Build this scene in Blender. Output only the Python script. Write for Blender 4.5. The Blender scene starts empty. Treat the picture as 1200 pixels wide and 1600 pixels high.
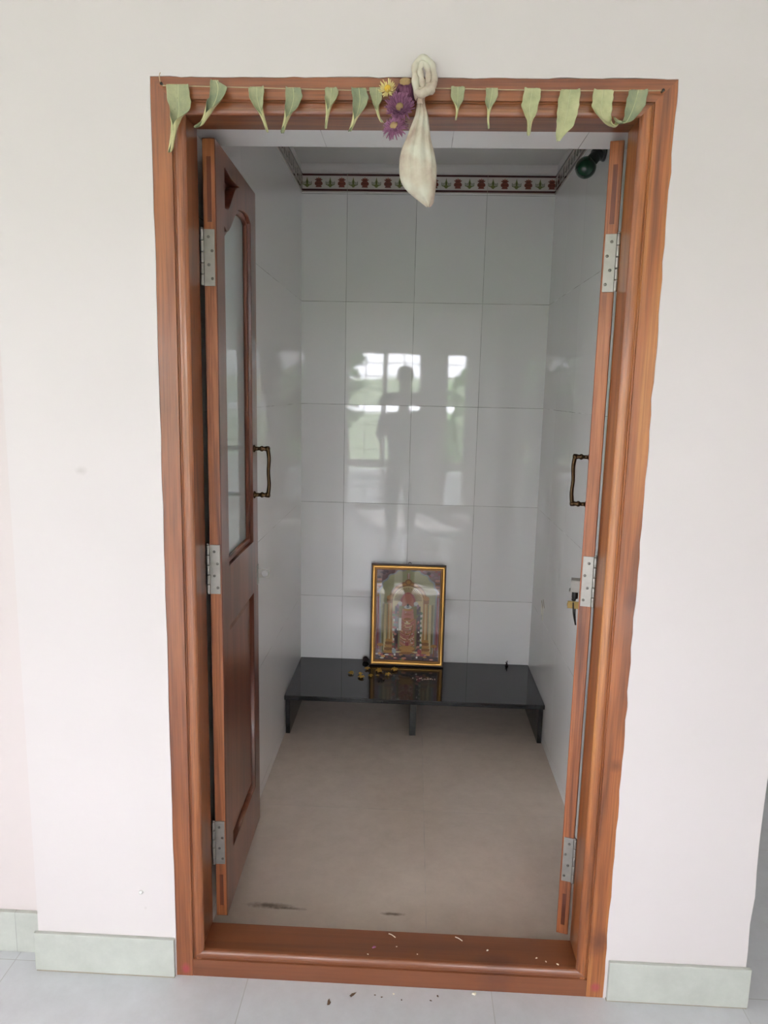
import bpy, bmesh, math, random
from mathutils import Vector, Matrix

# ------------------------------------------------------------------ camera, world, light, exposure
scn = bpy.context.scene
COL = scn.collection
cam_d = bpy.data.cameras.new('camera'); cam = bpy.data.objects.new('camera', cam_d); COL.objects.link(cam)
cam_d.sensor_fit = 'VERTICAL'; cam_d.sensor_height = 24.0; cam_d.lens = 24.0 * 1116.26 / 1600
cam_d.clip_start = 0.003
cam.rotation_mode = 'XYZ'
cam.location = (0.0269, -1.5737, 1.4695)
cam.rotation_euler = (1.4052, -0.0214, 0.0427)
scn.camera = cam

SKY = 19.0
world = bpy.data.worlds.new('world'); scn.world = world; world.use_nodes = True
bg = world.node_tree.nodes['Background']
bg.inputs['Color'].default_value = (0.965, 0.975, 1.05, 1); bg.inputs['Strength'].default_value = SKY
sun_d = bpy.data.lights.new('sun', 'SUN'); sun_d.energy = 60; sun_d.angle = math.radians(3); sun_d.color = (1, .94, .90)
sun = bpy.data.objects.new('sun', sun_d); COL.objects.link(sun); sun.location = (-3, -9, 10)
sun.rotation_euler = Vector((.22, .58, -.78)).to_track_quat('-Z', 'Y').to_euler()   # falls through the hall windows on the floor behind the camera

vs = scn.view_settings
vs.view_transform = 'Standard'; vs.look = 'None'; vs.gamma = 1.0; vs.exposure = 0.22; vs.use_curve_mapping = False
scn.display_settings.display_device = 'sRGB'
cy = scn.cycles
cy.max_bounces = 12; cy.diffuse_bounces = 8; cy.glossy_bounces = 8; cy.transmission_bounces = 8; cy.transparent_max_bounces = 12
cy.caustics_reflective = False; cy.caustics_refractive = False
cy.sample_clamp_indirect = 6.0

R = random.Random(7)

# windows of the hall behind the camera: (x0, x1, z0, z1) in the wall behind, (y0, y1, z0, z1) in the left wall
HY, HXL, HXR, HZ = -4.0, -3.4, 3.2, 3.0
WIN_B = [(-2.4, -1.95, .6, 1.98), (-1.55, -1.10, .30, 1.98), (-.86, .11, .22, 1.98), (.37, .68, .22, 1.98), (.86, 1.40, .22, 1.98)]
WIN_L = [(-3.5, -2.2, .6, 2.5)]

def portal(loc, rot, sx, sy):
    d = bpy.data.lights.new('daylight_portal', 'AREA'); d.shape = 'RECTANGLE'; d.size = sx; d.size_y = sy
    d.cycles.is_portal = True
    o = bpy.data.objects.new('daylight_portal', d); COL.objects.link(o); o.location = loc; o.rotation_euler = rot
for a, b, c, d in WIN_B: portal(((a + b) / 2, HY - .21, (c + d) / 2), (math.pi / 2, 0, math.pi), b - a, d - c)
for a, b, c, d in WIN_L: portal((HXL - .21, (a + b) / 2, (c + d) / 2), (math.pi / 2, 0, math.pi / 2 + math.pi), b - a, d - c)

# ------------------------------------------------------------------ materials
def S(r, g, b):
    f = lambda c: (c / 255 / 12.92) if c <= 10 else ((c / 255 + .055) / 1.055) ** 2.4
    return (f(r), f(g), f(b), 1)

def K(c, k): return tuple(x * k for x in c[:3]) + (1,)

class NT:
    def __init__(self, name):
        self.m = bpy.data.materials.new(name); self.m.use_nodes = True
        self.t = self.m.node_tree; self.b = self.t.nodes['Principled BSDF']
    def n(self, typ, **kw):
        o = self.t.nodes.new(typ)
        for k, v in kw.items(): setattr(o, k, v)
        return o
    def l(self, a, b): self.t.links.new(a, b)
    def math(self, op, a, b=None, c=None):
        o = self.n('ShaderNodeMath', operation=op)
        for i, x in enumerate((a, b, c)):
            if x is None: continue
            if isinstance(x, (int, float)): o.inputs[i].default_value = x
            else: self.l(x, o.inputs[i])
        return o.outputs[0]
    def coords(self, scale=(1, 1, 1), rot=(0, 0, 0)):
        tc = self.n('ShaderNodeTexCoord'); mp = self.n('ShaderNodeMapping')
        mp.inputs['Scale'].default_value = scale; mp.inputs['Rotation'].default_value = rot
        self.l(tc.outputs['Object'], mp.inputs['Vector']); return mp.outputs[0]
    def noise(self, vec, scale, detail=4, rough=.5, dist=0):
        o = self.n('ShaderNodeTexNoise'); o.inputs['Scale'].default_value = scale; o.inputs['Detail'].default_value = detail
        o.inputs['Roughness'].default_value = rough; o.inputs['Distortion'].default_value = dist
        self.l(vec, o.inputs['Vector']); return o.outputs['Fac']
    def ramp(self, fac, stops):
        o = self.n('ShaderNodeValToRGB'); e = o.color_ramp.elements
        while len(e) < len(stops): e.new(.5)
        for i, (p, c) in enumerate(stops): e[i].position = p; e[i].color = c
        self.l(fac, o.inputs[0]); return o.outputs[0]
    def mix(self, fac, a, b, mode='MIX'):
        o = self.n('ShaderNodeMix', data_type='RGBA', blend_type=mode)
        for i, x in ((0, fac), (6, a), (7, b)):
            if isinstance(x, (int, float)): o.inputs[i].default_value = x
            elif isinstance(x, tuple): o.inputs[i].default_value = x
            else: self.l(x, o.inputs[i])
        return o.outputs[2]
    def bump(self, h, strength, dist, normal=None):
        o = self.n('ShaderNodeBump'); o.inputs['Strength'].default_value = strength; o.inputs['Distance'].default_value = dist
        self.l(h, o.inputs['Height'])
        if normal is not None: self.l(normal, o.inputs['Normal'])
        self.l(o.outputs[0], self.b.inputs['Normal'])
    def set(self, **kw):
        for k, v in kw.items():
            s = self.b.inputs[k.replace('_', ' ')]
            if hasattr(v, 'links') or isinstance(v, bpy.types.NodeSocket): self.l(v, s)
            else: s.default_value = v
        return self

def plain(name, col, rough=.5, metal=0.0, var=.12, scale=30, bump=0, ior=1.5):
    t = NT(name); v = t.coords()
    c2 = tuple(x * (1 - var) for x in col[:3]) + (1,)
    t.set(Base_Color=t.mix(t.noise(v, scale), col, c2), Roughness=rough, Metallic=metal, IOR=ior)
    if bump: t.bump(t.noise(v, scale * 3), bump, .002)
    return t.m

def wood(name, axis, light, mid, dark, rough=.32, sc=1.0, spots=(), knots=(), streak=.62):
    t = NT(name)
    s = [16 * sc] * 3; s['XYZ'.index(axis)] = 1.1 * sc
    s2 = [230 * sc] * 3; s2['XYZ'.index(axis)] = 4.5 * sc
    v = t.coords(tuple(s)); v2 = t.coords(tuple(s2))
    n1 = t.noise(v, 1.0, 4, .55, .9); n2 = t.noise(v2, 1.0, 5, .65)
    c = t.ramp(n1, [(.30, dark), (.47, mid), (.66, light)])
    f = t.ramp(n2, [(.36, (.42, .36, .34, 1)), (.56, (1, 1, 1, 1))])
    c = t.mix(streak, c, f, 'MULTIPLY')
    tc = t.n('ShaderNodeTexCoord')
    def near(p, squash):
        vm = t.n('ShaderNodeVectorMath', operation='SUBTRACT'); t.l(tc.outputs['Object'], vm.inputs[0]); vm.inputs[1].default_value = p
        sm = t.n('ShaderNodeVectorMath', operation='MULTIPLY'); t.l(vm.outputs[0], sm.inputs[0]); sm.inputs[1].default_value = squash
        ln = t.n('ShaderNodeVectorMath', operation='LENGTH'); t.l(sm.outputs[0], ln.inputs[0])
        return t.math('ADD', ln.outputs['Value'], t.math('MULTIPLY', t.math('SUBTRACT', t.noise(tc.outputs['Object'], 60), .5), .5))
    for p, sq, col in knots:
        d = near(p, sq); m = t.math('SUBTRACT', 1.0, t.math('SMOOTH_MIN', d, 1.0, .2)); c = t.mix(t.math('MULTIPLY', m, .9), c, col)
    for p, sq, col in spots:
        d = near(p, sq); m = t.ramp(d, [(.35, (1, 1, 1, 1)), (1.0, (0, 0, 0, 1))]); c = t.mix(t.math('MULTIPLY', m, .6), c, col)
    t.set(Base_Color=c, Roughness=rough, Coat_Weight=.25, Coat_Roughness=.15)
    t.bump(n2, .12, .002)
    return t.m

def line_mask(t, comp, period, off, width):
    m = t.math('DIVIDE', t.math('SUBTRACT', comp, off), period)
    fr = t.math('FRACT', m); d = t.math('MULTIPLY', t.math('MINIMUM', fr, t.math('SUBTRACT', 1.0, fr)), period)
    return t.math('LESS_THAN', d, width / 2), t.math('FLOOR', m)

def tiles(name, base, ax, per, off, grout=(.10, .10, .09, 1), width=(.0016, .0016), rough=.03, amp=.004, rowtilt=None,
          var=.05, wav=.022, fade=.55, mott=0.0, nscale=5, scuffs=()):
    """glazed tiles laid on a plane whose two in-plane axes are ax"""
    t = NT(name); tc = t.n('ShaderNodeTexCoord'); sp = t.n('ShaderNodeSeparateXYZ'); t.l(tc.outputs['Object'], sp.inputs[0])
    cs = [sp.outputs['XYZ'.index(a)] for a in ax]
    m0, i0 = line_mask(t, cs[0], per[0], off[0], width[0]); m1, i1 = line_mask(t, cs[1], per[1], off[1], width[1])
    cb = t.n('ShaderNodeCombineXYZ'); t.l(i0, cb.inputs[0]); t.l(i1, cb.inputs[1])
    wn = t.n('ShaderNodeTexWhiteNoise'); wn.noise_dimensions = '3D'; t.l(cb.outputs[0], wn.inputs['Vector'])
    mask = t.math('MAXIMUM', m0, m1)
    brk = t.noise(tc.outputs['Object'], 9, 2)
    mask2 = t.math('MULTIPLY', mask, t.ramp(brk, [(.40, (fade, fade, fade, 1)), (.62, (1, 1, 1, 1))]))
    dk = tuple(x * (1 - var) for x in base[:3]) + (1,)
    c = t.mix(wn.outputs['Value'], base, dk)
    if mott:
        mt = t.noise(tc.outputs['Object'], 14, 6, .7)
        c = t.mix(mott, c, t.ramp(mt, [(.3, (.55, .52, .48, 1)), (.7, (1.15, 1.15, 1.12, 1))]), 'MULTIPLY')
    c = t.mix(mask2, c, grout)
    for p, sq in scuffs:                                   # dirt worn into the tile
        a = t.n('ShaderNodeVectorMath', operation='SUBTRACT'); t.l(tc.outputs['Object'], a.inputs[0]); a.inputs[1].default_value = p
        b = t.n('ShaderNodeVectorMath', operation='MULTIPLY'); t.l(a.outputs[0], b.inputs[0]); b.inputs[1].default_value = sq
        ln = t.n('ShaderNodeVectorMath', operation='LENGTH'); t.l(b.outputs[0], ln.inputs[0])
        d = t.math('ADD', ln.outputs['Value'], t.math('MULTIPLY', t.math('SUBTRACT', t.noise(tc.outputs['Object'], 70, 5), .5), 1.0))
        c = t.mix(t.math('MULTIPLY', t.ramp(d, [(.15, (1, 1, 1, 1)), (1.0, (0, 0, 0, 1))]), .75), c, S(86, 72, 60))
    t.set(Base_Color=c, Roughness=t.math('ADD', rough, t.math('MULTIPLY', mask, .5)))
    geo = t.n('ShaderNodeNewGeometry')
    o1 = t.n('ShaderNodeVectorMath', operation='SUBTRACT'); t.l(wn.outputs['Color'], o1.inputs[0]); o1.inputs[1].default_value = (.5, .5, .5)
    o2 = t.n('ShaderNodeVectorMath', operation='SCALE'); t.l(o1.outputs[0], o2.inputs[0]); o2.inputs['Scale'].default_value = amp * 2
    o3 = t.n('ShaderNodeVectorMath', operation='ADD'); t.l(geo.outputs['Normal'], o3.inputs[0]); t.l(o2.outputs[0], o3.inputs[1])
    last = o3.outputs[0]
    if rowtilt:
        for row, tilt in rowtilt:
            f = t.math('COMPARE', i1, float(row), .1)
            c3 = t.n('ShaderNodeCombineXYZ'); t.l(t.math('MULTIPLY', f, tilt), c3.inputs[2])
            a = t.n('ShaderNodeVectorMath', operation='ADD'); t.l(last, a.inputs[0]); t.l(c3.outputs[0], a.inputs[1]); last = a.outputs[0]
    nz = t.n('ShaderNodeVectorMath', operation='NORMALIZE'); t.l(last, nz.inputs[0])
    mp = t.n('ShaderNodeMapping'); mp.inputs['Scale'].default_value = (1, 1, .35); t.l(tc.outputs['Object'], mp.inputs['Vector'])
    t.bump(t.noise(mp.outputs[0], nscale, 2), wav, .01, nz.outputs[0])
    return t.m

def paint(name, col, spots=()):
    t = NT(name); v = t.coords()
    n1 = t.noise(v, 1.3, 3); n2 = t.noise(v, 18, 4)
    c = t.mix(n1, col, tuple(x * .95 for x in col[:3]) + (1,))
    sm = t.ramp(t.noise(v, 3.1, 5, .7), [(.70, (1, 1, 1, 1)), (.82, (.93, .92, .93, 1))])
    c = t.mix(.6, c, sm, 'MULTIPLY')
    tc = t.n('ShaderNodeTexCoord')
    for p, sq in spots:                                     # faint grubby marks
        a = t.n('ShaderNodeVectorMath', operation='SUBTRACT'); t.l(tc.outputs['Object'], a.inputs[0]); a.inputs[1].default_value = p
        b = t.n('ShaderNodeVectorMath', operation='MULTIPLY'); t.l(a.outputs[0], b.inputs[0]); b.inputs[1].default_value = sq
        ln = t.n('ShaderNodeVectorMath', operation='LENGTH'); t.l(b.outputs[0], ln.inputs[0])
        d = t.math('ADD', ln.outputs['Value'], t.math('MULTIPLY', t.math('SUBTRACT', t.noise(tc.outputs['Object'], 60, 5), .5), 1.2))
        c = t.mix(t.math('MULTIPLY', t.ramp(d, [(.1, (1, 1, 1, 1)), (1.0, (0, 0, 0, 1))]), .30), c, (.30, .27, .25, 1))
    t.set(Base_Color=c, Roughness=.55)
    t.bump(t.math('ADD', t.noise(v, 5, 3), t.math('MULTIPLY', n2, .25)), .25, .012)
    return t.m

M = {}
M['paint'] = paint('white_wall_paint', (.585, .546, .538, 1), spots=[((-.72, 0, 1.281), (60, 1, 75)), ((-.609, 0, .187), (200, 1, 200))])
M['paint_side'] = paint('pinkish_wall_paint', (.82, .79, .77, 1))
M['paint_recess'] = paint('recess_wall_paint', (.575, .52, .505, 1))
M['ceiling'] = plain('ceiling_plaster', (.62, .61, .59, 1), .8, var=.1, scale=4, bump=.1)
M['hall_ceiling'] = plain('hall_ceiling_plaster', (.88, .85, .82, 1), .8, var=.05, scale=3)
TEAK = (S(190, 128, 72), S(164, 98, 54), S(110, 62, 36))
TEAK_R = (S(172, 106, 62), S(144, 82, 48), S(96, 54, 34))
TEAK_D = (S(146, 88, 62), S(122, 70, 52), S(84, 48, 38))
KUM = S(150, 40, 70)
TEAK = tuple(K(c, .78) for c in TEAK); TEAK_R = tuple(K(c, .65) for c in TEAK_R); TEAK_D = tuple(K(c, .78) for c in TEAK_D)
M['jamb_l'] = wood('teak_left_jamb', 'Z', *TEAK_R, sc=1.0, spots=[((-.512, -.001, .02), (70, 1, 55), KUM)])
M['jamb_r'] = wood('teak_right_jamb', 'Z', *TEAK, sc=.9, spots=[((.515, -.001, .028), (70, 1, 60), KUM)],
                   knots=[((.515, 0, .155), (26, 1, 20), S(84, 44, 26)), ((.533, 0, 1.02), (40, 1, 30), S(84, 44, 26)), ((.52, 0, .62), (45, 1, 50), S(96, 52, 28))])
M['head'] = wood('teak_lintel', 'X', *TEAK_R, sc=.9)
M['sill'] = wood('teak_threshold', 'X', S(124, 74, 45), S(112, 64, 37), S(94, 53, 32), sc=.5, streak=.2, rough=.42, spots=[((.27, .02, .068), (16, 30, 1), S(82, 48, 36))])
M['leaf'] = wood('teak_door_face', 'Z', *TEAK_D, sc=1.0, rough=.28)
M['leaf_edge'] = wood('teak_door_edge', 'Z', S(176, 112, 70), S(150, 90, 54), S(102, 58, 38), sc=1.3, rough=.4)
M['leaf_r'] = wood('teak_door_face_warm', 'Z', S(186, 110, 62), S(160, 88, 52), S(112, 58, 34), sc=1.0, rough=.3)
M['tenon'] = wood('tenon_grain_recess_shade', 'Z', S(120, 62, 40), S(100, 50, 34), S(72, 36, 26), sc=2)  # end grain of the tenons, also the shade colour behind the spandrel cut
GLZ = (.86, .862, .868, 1)
M['tile_back'] = tiles('glazed_wall_tile_back', GLZ, 'XZ', (.3061, .4577), (-.2945, .0392), rowtilt=[(2, .026), (3, -.001)], amp=.003)
M['tile_left'] = tiles('glazed_wall_tile_left', GLZ, 'YZ', (1.2, .4577), (.62, .0392), width=(.001, .0016), rough=.012, amp=.002)
M['tile_right'] = tiles('glazed_wall_tile_right', GLZ, 'YZ', (.3061, .4577), (1.441 - .3061 * 5, .0392), width=(.001, .0016), rough=.012, amp=.002, fade=.3)
M['tile_soffit'] = tiles('glazed_lintel_tile', (.90, .91, .91, 1), 'XY', (.3, 3.0), (.0975 - .6, -1.4), grout=(.2, .2, .2, 1), rough=.1)
M['floor'] = tiles('hall_floor_tile', (.575, .59, .62, 1), 'XY', (.6123, .6123), (.259 - .6123 * 9, .02 - .6123 * 9), grout=(.34, .34, .33, 1), width=(.0022, .0022), rough=.16, mott=.18, amp=.001, wav=.03, fade=.7)
M['floor_in'] = tiles('shrine_floor_tile', (.575, .49, .42, 1), 'XY', (.61, .61), (.1 - .61 * 3, .77 - .61 * 3), grout=(.33, .30, .27, 1), width=(.0018, .0018), rough=.2, mott=.22, amp=.001, wav=.03, fade=.3, scuffs=[((-.352, .262, 0), (13, 70, 1)), ((.005, .252, 0), (24, 120, 1)), ((-.30, .254, 0), (16, 140, 1))])
M['skirting'] = tiles('skirting_tile', (.45, .47, .43, 1), 'XZ', (.62, 4), (-.975, -2), grout=(.3, .3, .28, 1), rough=.3, mott=.25, amp=.0, wav=.02)
M['grout'] = plain('dirty_grout', (.30, .27, .21, 1), .9)
M['granite'] = plain('black_polished_granite', (.016, .018, .021, 1), .06, var=.6, scale=240)
M['granite_rough'] = plain('unpolished_granite_edge', (.055, .058, .055, 1), .7, var=.7, scale=90, bump=.6)
M['steel'] = plain('hinge_steel', (.36, .345, .32, 1), .42, .85, .3, 60)
M['steel_dark'] = plain('screw_steel', (.16, .15, .14, 1), .4, .9)
M['bronze'] = plain('antique_bronze', S(84, 64, 44), .24, .95, .6, 80)
M['brass'] = plain('dull_brass', S(150, 128, 80), .35, .9, .4, 60)
M['iron'] = plain('blackened_iron', (.03, .028, .026, 1), .45, .6)
def glass(name, tint, rough=.0, ior=1.5):
    m = bpy.data.materials.new(name); m.use_nodes = True; t = m.node_tree; t.nodes.clear()
    o = t.nodes.new('ShaderNodeOutputMaterial'); mx = t.nodes.new('ShaderNodeMixShader'); fr = t.nodes.new('ShaderNodeFresnel')
    fr.inputs['IOR'].default_value = ior
    tr = t.nodes.new('ShaderNodeBsdfTransparent'); tr.inputs[0].default_value = tint
    gl = t.nodes.new('ShaderNodeBsdfGlossy'); gl.inputs['Roughness'].default_value = rough; gl.inputs['Color'].default_value = (1, 1, 1, 1)
    t.links.new(fr.outputs[0], mx.inputs[0]); t.links.new(tr.outputs[0], mx.inputs[1]); t.links.new(gl.outputs[0], mx.inputs[2]); t.links.new(mx.outputs[0], o.inputs[0])
    return m
M['glass'] = plain('door_glass', (.56, .64, .64, 1), .02, var=.03, scale=6)
M['picture_glass'] = glass('picture_glass', (.97, .97, .97, 1), ior=1.45)
M['gold'] = plain('gilt_moulding', S(198, 152, 82), .28, .85, .25, 25)
M['gold_dark'] = plain('dark_gilt', S(132, 92, 48), .4, .6, .3, 40)
M['frame_brown'] = plain('dark_brown_frame', S(62, 38, 26), .4)
M['leaf_green'] = None
def leafmat(name, a, b):
    t = NT(name); v = t.coords()
    c = t.ramp(t.noise(v, 45, 4), [(.3, a), (.7, b)])
    sp = t.ramp(t.noise(v, 140, 2), [(.70, (1, 1, 1, 1)), (.76, (.45, .38, .25, 1))])
    t.set(Base_Color=t.mix(.5, c, sp, 'MULTIPLY'), Roughness=.55); t.bump(t.noise(v, 160, 3), .4, .002); return t.m
M['leaf_green'] = leafmat('dry_leaf_face', S(124, 130, 100), S(154, 154, 118))
M['leaf_green_dark'] = leafmat('dry_leaf_face_dull', S(104, 114, 90), S(134, 138, 106))
M['leaf_light'] = leafmat('dry_leaf_face_light', S(140, 146, 108), S(170, 168, 128))
M['leaf_pale'] = leafmat('dry_leaf_underside', S(160, 158, 112), S(186, 180, 134))
M['leaf_vein'] = plain('dry_leaf_midrib', S(176, 178, 138), .6)
M['thread'] = plain('cotton_thread', S(170, 150, 118), .8)
def clothmat():
    t = NT('white_muslin'); v = t.coords()
    st = t.ramp(t.noise(v, 22, 4), [(.36, S(204, 202, 186)), (.52, S(190, 180, 162)), (.68, S(164, 144, 130))])
    w = t.n('ShaderNodeTexWave'); w.inputs['Scale'].default_value = 420; t.l(v, w.inputs['Vector'])
    w2 = t.n('ShaderNodeTexWave', bands_direction='Z'); w2.inputs['Scale'].default_value = 420; t.l(v, w2.inputs['Vector'])
    t.set(Base_Color=st, Roughness=.9, Subsurface_Weight=.0)
    t.bump(t.math('ADD', t.math('ADD', w.outputs['Fac'], w2.outputs['Fac']), t.math('MULTIPLY', t.noise(v, 50, 4), 2.0)), .35, .0015); return t.m
M['cloth'] = clothmat()
M['pet_yellow'] = plain('pale_yellow_petal', S(230, 214, 150), .7, var=.25, scale=90)
M['pet_yellow2'] = plain('yellow_disc', S(214, 178, 62), .8, var=.3, scale=200)
M['pet_purple'] = plain('faded_purple_petal', S(156, 102, 136), .7, var=.5, scale=90)
M['pet_dark'] = plain('dark_purple_petal', S(112, 62, 92), .7, var=.45, scale=90)
M['pet_tan'] = plain('withered_disc', S(160, 134, 92), .85, var=.35, scale=150)
M['gold_petal'] = plain('wilted_golden_petal', S(196, 150, 52), .7, var=.4, scale=110)
M['dark_flower'] = plain('dried_dark_flower', S(48, 24, 30), .8, var=.5, scale=120)
M['ash'] = plain('pinkish_ash', S(178, 150, 138), .9, var=.3, scale=200)
M['bulb_green'] = plain('green_bulb_glass', (.004, .035, .016, 1), .12)
M['bakelite'] = plain('black_bakelite', (.006, .008, .008, 1), .35)
M['chip'] = plain('bare_plaster_chip', (.80, .78, .68, 1), .8)
M['bit'] = plain('pale_grain', (.85, .80, .66, 1), .7)
M['bit_brown'] = plain('brown_leaf_scrap', S(92, 70, 52), .8)
M['bit_purple'] = plain('purple_petal_scrap', S(150, 90, 130), .8)
M['soot'] = plain('floor_scuff', S(84, 70, 58), .5)
M['white_frame'] = plain('white_window_paint', (.75, .75, .73, 1), .4)
M['grass'] = plain('lawn_grass', (.095, .155, .06, 1), .9, var=.6, scale=3)
M['bush'] = plain('garden_leaves', (.13, .30, .08, 1), .7, var=.6, scale=8)
M['bark'] = plain('tree_bark', (.10, .07, .05, 1), .9)
M['skin'] = plain('skin', S(120, 82, 62), .5)
M['shirt'] = plain('dark_shirt', (.10, .10, .11, 1), .9)
M['trousers'] = plain('dark_trousers', (.06, .06, .065, 1), .9)
M['hair'] = plain('black_hair', (.01, .009, .008, 1), .5)
M['phone'] = plain('phone_black', (.02, .02, .02, 1), .3)
M['sofa'] = plain('pale_parapet_paint', (.52, .55, .60, 1), .2, var=.1)
# border print and devotional print inks
for k, c in dict(b_white=(196, 192, 184), b_maroon=(66, 30, 28), b_red=(106, 56, 44), b_red2=(76, 38, 32), b_green=(96, 104, 52), b_green2=(66, 76, 44), b_tip=(176, 120, 100)).items():
    M[k] = plain('border_' + k[2:], S(*c), .1, var=.1)
for k, c in dict(p_mauve=(128, 98, 100), p_dark=(84, 66, 70), p_sage=(172, 170, 132), p_cream=(214, 198, 150), p_gold=(186, 138, 76), p_dgold=(140, 94, 50), p_ray=(120, 96, 58), p_red=(150, 74, 74), p_pink=(190, 132, 118), p_green=(96, 116, 84),
                 p_white=(220, 216, 208), p_olive=(132, 122, 84), p_skin=(172, 110, 90), p_black=(40, 34, 34), p_grey=(150, 156, 160), p_lilac=(150, 112, 124)).items():
    M[k] = plain('print_' + k[2:], K(S(*c), 1.2), .6, var=.22, scale=140)

# ------------------------------------------------------------------ mesh helpers
def tag(o, label=None, cat=None, group=None, kind=None):
    if label: o['label'] = label
    if cat: o['category'] = cat
    if group: o['group'] = group
    if kind: o['kind'] = kind
    return o
def empty(name, loc=(0, 0, 0), rot=(0, 0, 0)):
    o = bpy.data.objects.new(name, None); COL.objects.link(o); o.location = loc; o.rotation_euler = rot; o.empty_display_size = .05
    return o

class MB:
    def __init__(self): self.v = []; self.f = []; self.mi = []; self.sm = []
    def add(self, vs, fs, mi=0, smooth=False):
        b = len(self.v); self.v += [tuple(x) for x in vs]
        for f in fs: self.f.append([b + i for i in f]); self.mi.append(mi); self.sm.append(smooth)
        return self
    def box(self, x0, x1, y0, y1, z0, z1, mi=0):
        vs = [(x, y, z) for x in (x0, x1) for y in (y0, y1) for z in (z0, z1)]
        return self.add(vs, [(0, 1, 3, 2), (4, 6, 7, 5), (0, 4, 5, 1), (2, 3, 7, 6), (0, 2, 6, 4), (1, 5, 7, 3)], mi)
    def prism(self, pts, fn, d0, d1, mi=0):
        """polygon pts (a,b) swept from depth d0 to d1; fn(a,b,d)->xyz"""
        n = len(pts); vs = [fn(a, b, d0) for a, b in pts] + [fn(a, b, d1) for a, b in pts]
        return self.add(vs, [list(range(n))[::-1], list(range(n, 2 * n))] + [(i, (i + 1) % n, n + (i + 1) % n, n + i) for i in range(n)], mi)
    def poly(self, pts3, mi=0): return self.add(pts3, [list(range(len(pts3)))], mi)
    def tube(self, pts, rad, seg=10, mi=0, closed=False, cap=True, flat=1.0):
        pts = [Vector(p) for p in pts]; n = len(pts)
        rad = [rad] * n if isinstance(rad, (int, float)) else rad
        rings = []; up = None
        for i in range(n):
            a = pts[(i - 1) % n] if closed else pts[max(i - 1, 0)]; b = pts[(i + 1) % n] if closed else pts[min(i + 1, n - 1)]
            t = (b - a).normalized()
            if up is None: up = t.orthogonal().normalized()
            up = (up - t * up.dot(t)).normalized(); s = t.cross(up)
            rings.append([pts[i] + (up * math.cos(2 * math.pi * k / seg) + s * math.sin(2 * math.pi * k / seg) * flat) * rad[i] for k in range(seg)])
        vs = [p for r in rings for p in r]; fs = []
        for i in range(n if closed else n - 1):
            j = (i + 1) % n
            fs += [(i * seg + k, i * seg + (k + 1) % seg, j * seg + (k + 1) % seg, j * seg + k) for k in range(seg)]
        if cap and not closed: fs += [list(range(seg))[::-1], list(range((n - 1) * seg, n * seg))]
        return self.add(vs, fs, mi, True)
    def lathe(self, prof, origin=(0, 0, 0), axis=(0, 0, 1), seg=20, mi=0, rip=None):
        """prof: list of (r, h) along axis"""
        q = Vector((0, 0, 1)).rotation_difference(Vector(axis)); o = Vector(origin); vs = []; fs = []
        for i, (r, h) in enumerate(prof):
            for k in range(seg):
                a = 2 * math.pi * k / seg; rr = r * (rip(a, i) if rip else 1)
                vs.append(o + q @ Vector((rr * math.cos(a), rr * math.sin(a), h)))
        for i in range(len(prof) - 1):
            fs += [(i * seg + k, i * seg + (k + 1) % seg, (i + 1) * seg + (k + 1) % seg, (i + 1) * seg + k) for k in range(seg)]
        fs += [list(range(seg))[::-1], list(range((len(prof) - 1) * seg, len(prof) * seg))]
        return self.add(vs, fs, mi, True)
    def grid(self, rows, mi=0, smooth=True):
        n = len(rows[0]); vs = [p for r in rows for p in r]
        return self.add(vs, [(i * n + k, i * n + k + 1, (i + 1) * n + k + 1, (i + 1) * n + k) for i in range(len(rows) - 1) for k in range(n - 1)], mi, smooth)
    def build(self, name, mats, parent=None, bevel=0, bseg=2, fix=True):
        me = bpy.data.meshes.new(name); me.from_pydata(self.v, [], self.f)
        for p, mi, s in zip(me.polygons, self.mi, self.sm): p.material_index = mi; p.use_smooth = s
        for m in (mats if isinstance(mats, (list, tuple)) else [mats]): me.materials.append(m)
        if fix:
            bm = bmesh.new(); bm.from_mesh(me); bmesh.ops.recalc_face_normals(bm, faces=bm.faces); bm.to_mesh(me); bm.free()
        o = bpy.data.objects.new(name, me); COL.objects.link(o)
        if parent: o.parent = parent
        if bevel:
            b = o.modifiers.new('bevel', 'BEVEL'); b.width = bevel; b.segments = bseg; b.limit_method = 'ANGLE'; b.angle_limit = math.radians(40); b.harden_normals = False
        return o

def plate(name, outer, holes, thick, bevel, mat, fn, parent=None):
    """a board with cut-outs: 2-D outlines filled, extruded and eased; fn maps (a, b, depth) to xyz"""
    cu = bpy.data.curves.new('tmp', 'CURVE'); cu.dimensions = '2D'; cu.fill_mode = 'BOTH'
    cu.extrude = thick / 2 - bevel; cu.bevel_depth = bevel; cu.bevel_resolution = 1; cu.offset = -bevel
    for pts in [outer] + holes:
        s = cu.splines.new('POLY'); s.points.add(len(pts) - 1); s.use_cyclic_u = True
        for p, (a, b) in zip(s.points, pts): p.co = (a, b, 0, 1)
    ob = bpy.data.objects.new('tmp', cu); COL.objects.link(ob)
    dg = bpy.context.evaluated_depsgraph_get(); me = bpy.data.meshes.new_from_object(ob.evaluated_get(dg))
    bpy.data.objects.remove(ob); bpy.data.curves.remove(cu)
    for v in me.vertices: v.co = Vector(fn(v.co.x, v.co.y, v.co.z + thick / 2))
    me.materials.clear(); me.materials.append(mat)
    bm = bmesh.new(); bm.from_mesh(me); bmesh.ops.remove_doubles(bm, verts=bm.verts, dist=1e-5); bmesh.ops.recalc_face_normals(bm, faces=bm.faces); bm.to_mesh(me); bm.free()
    me.name = name; o = bpy.data.objects.new(name, me); COL.objects.link(o)
    if parent: o.parent = parent
    return o

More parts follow.
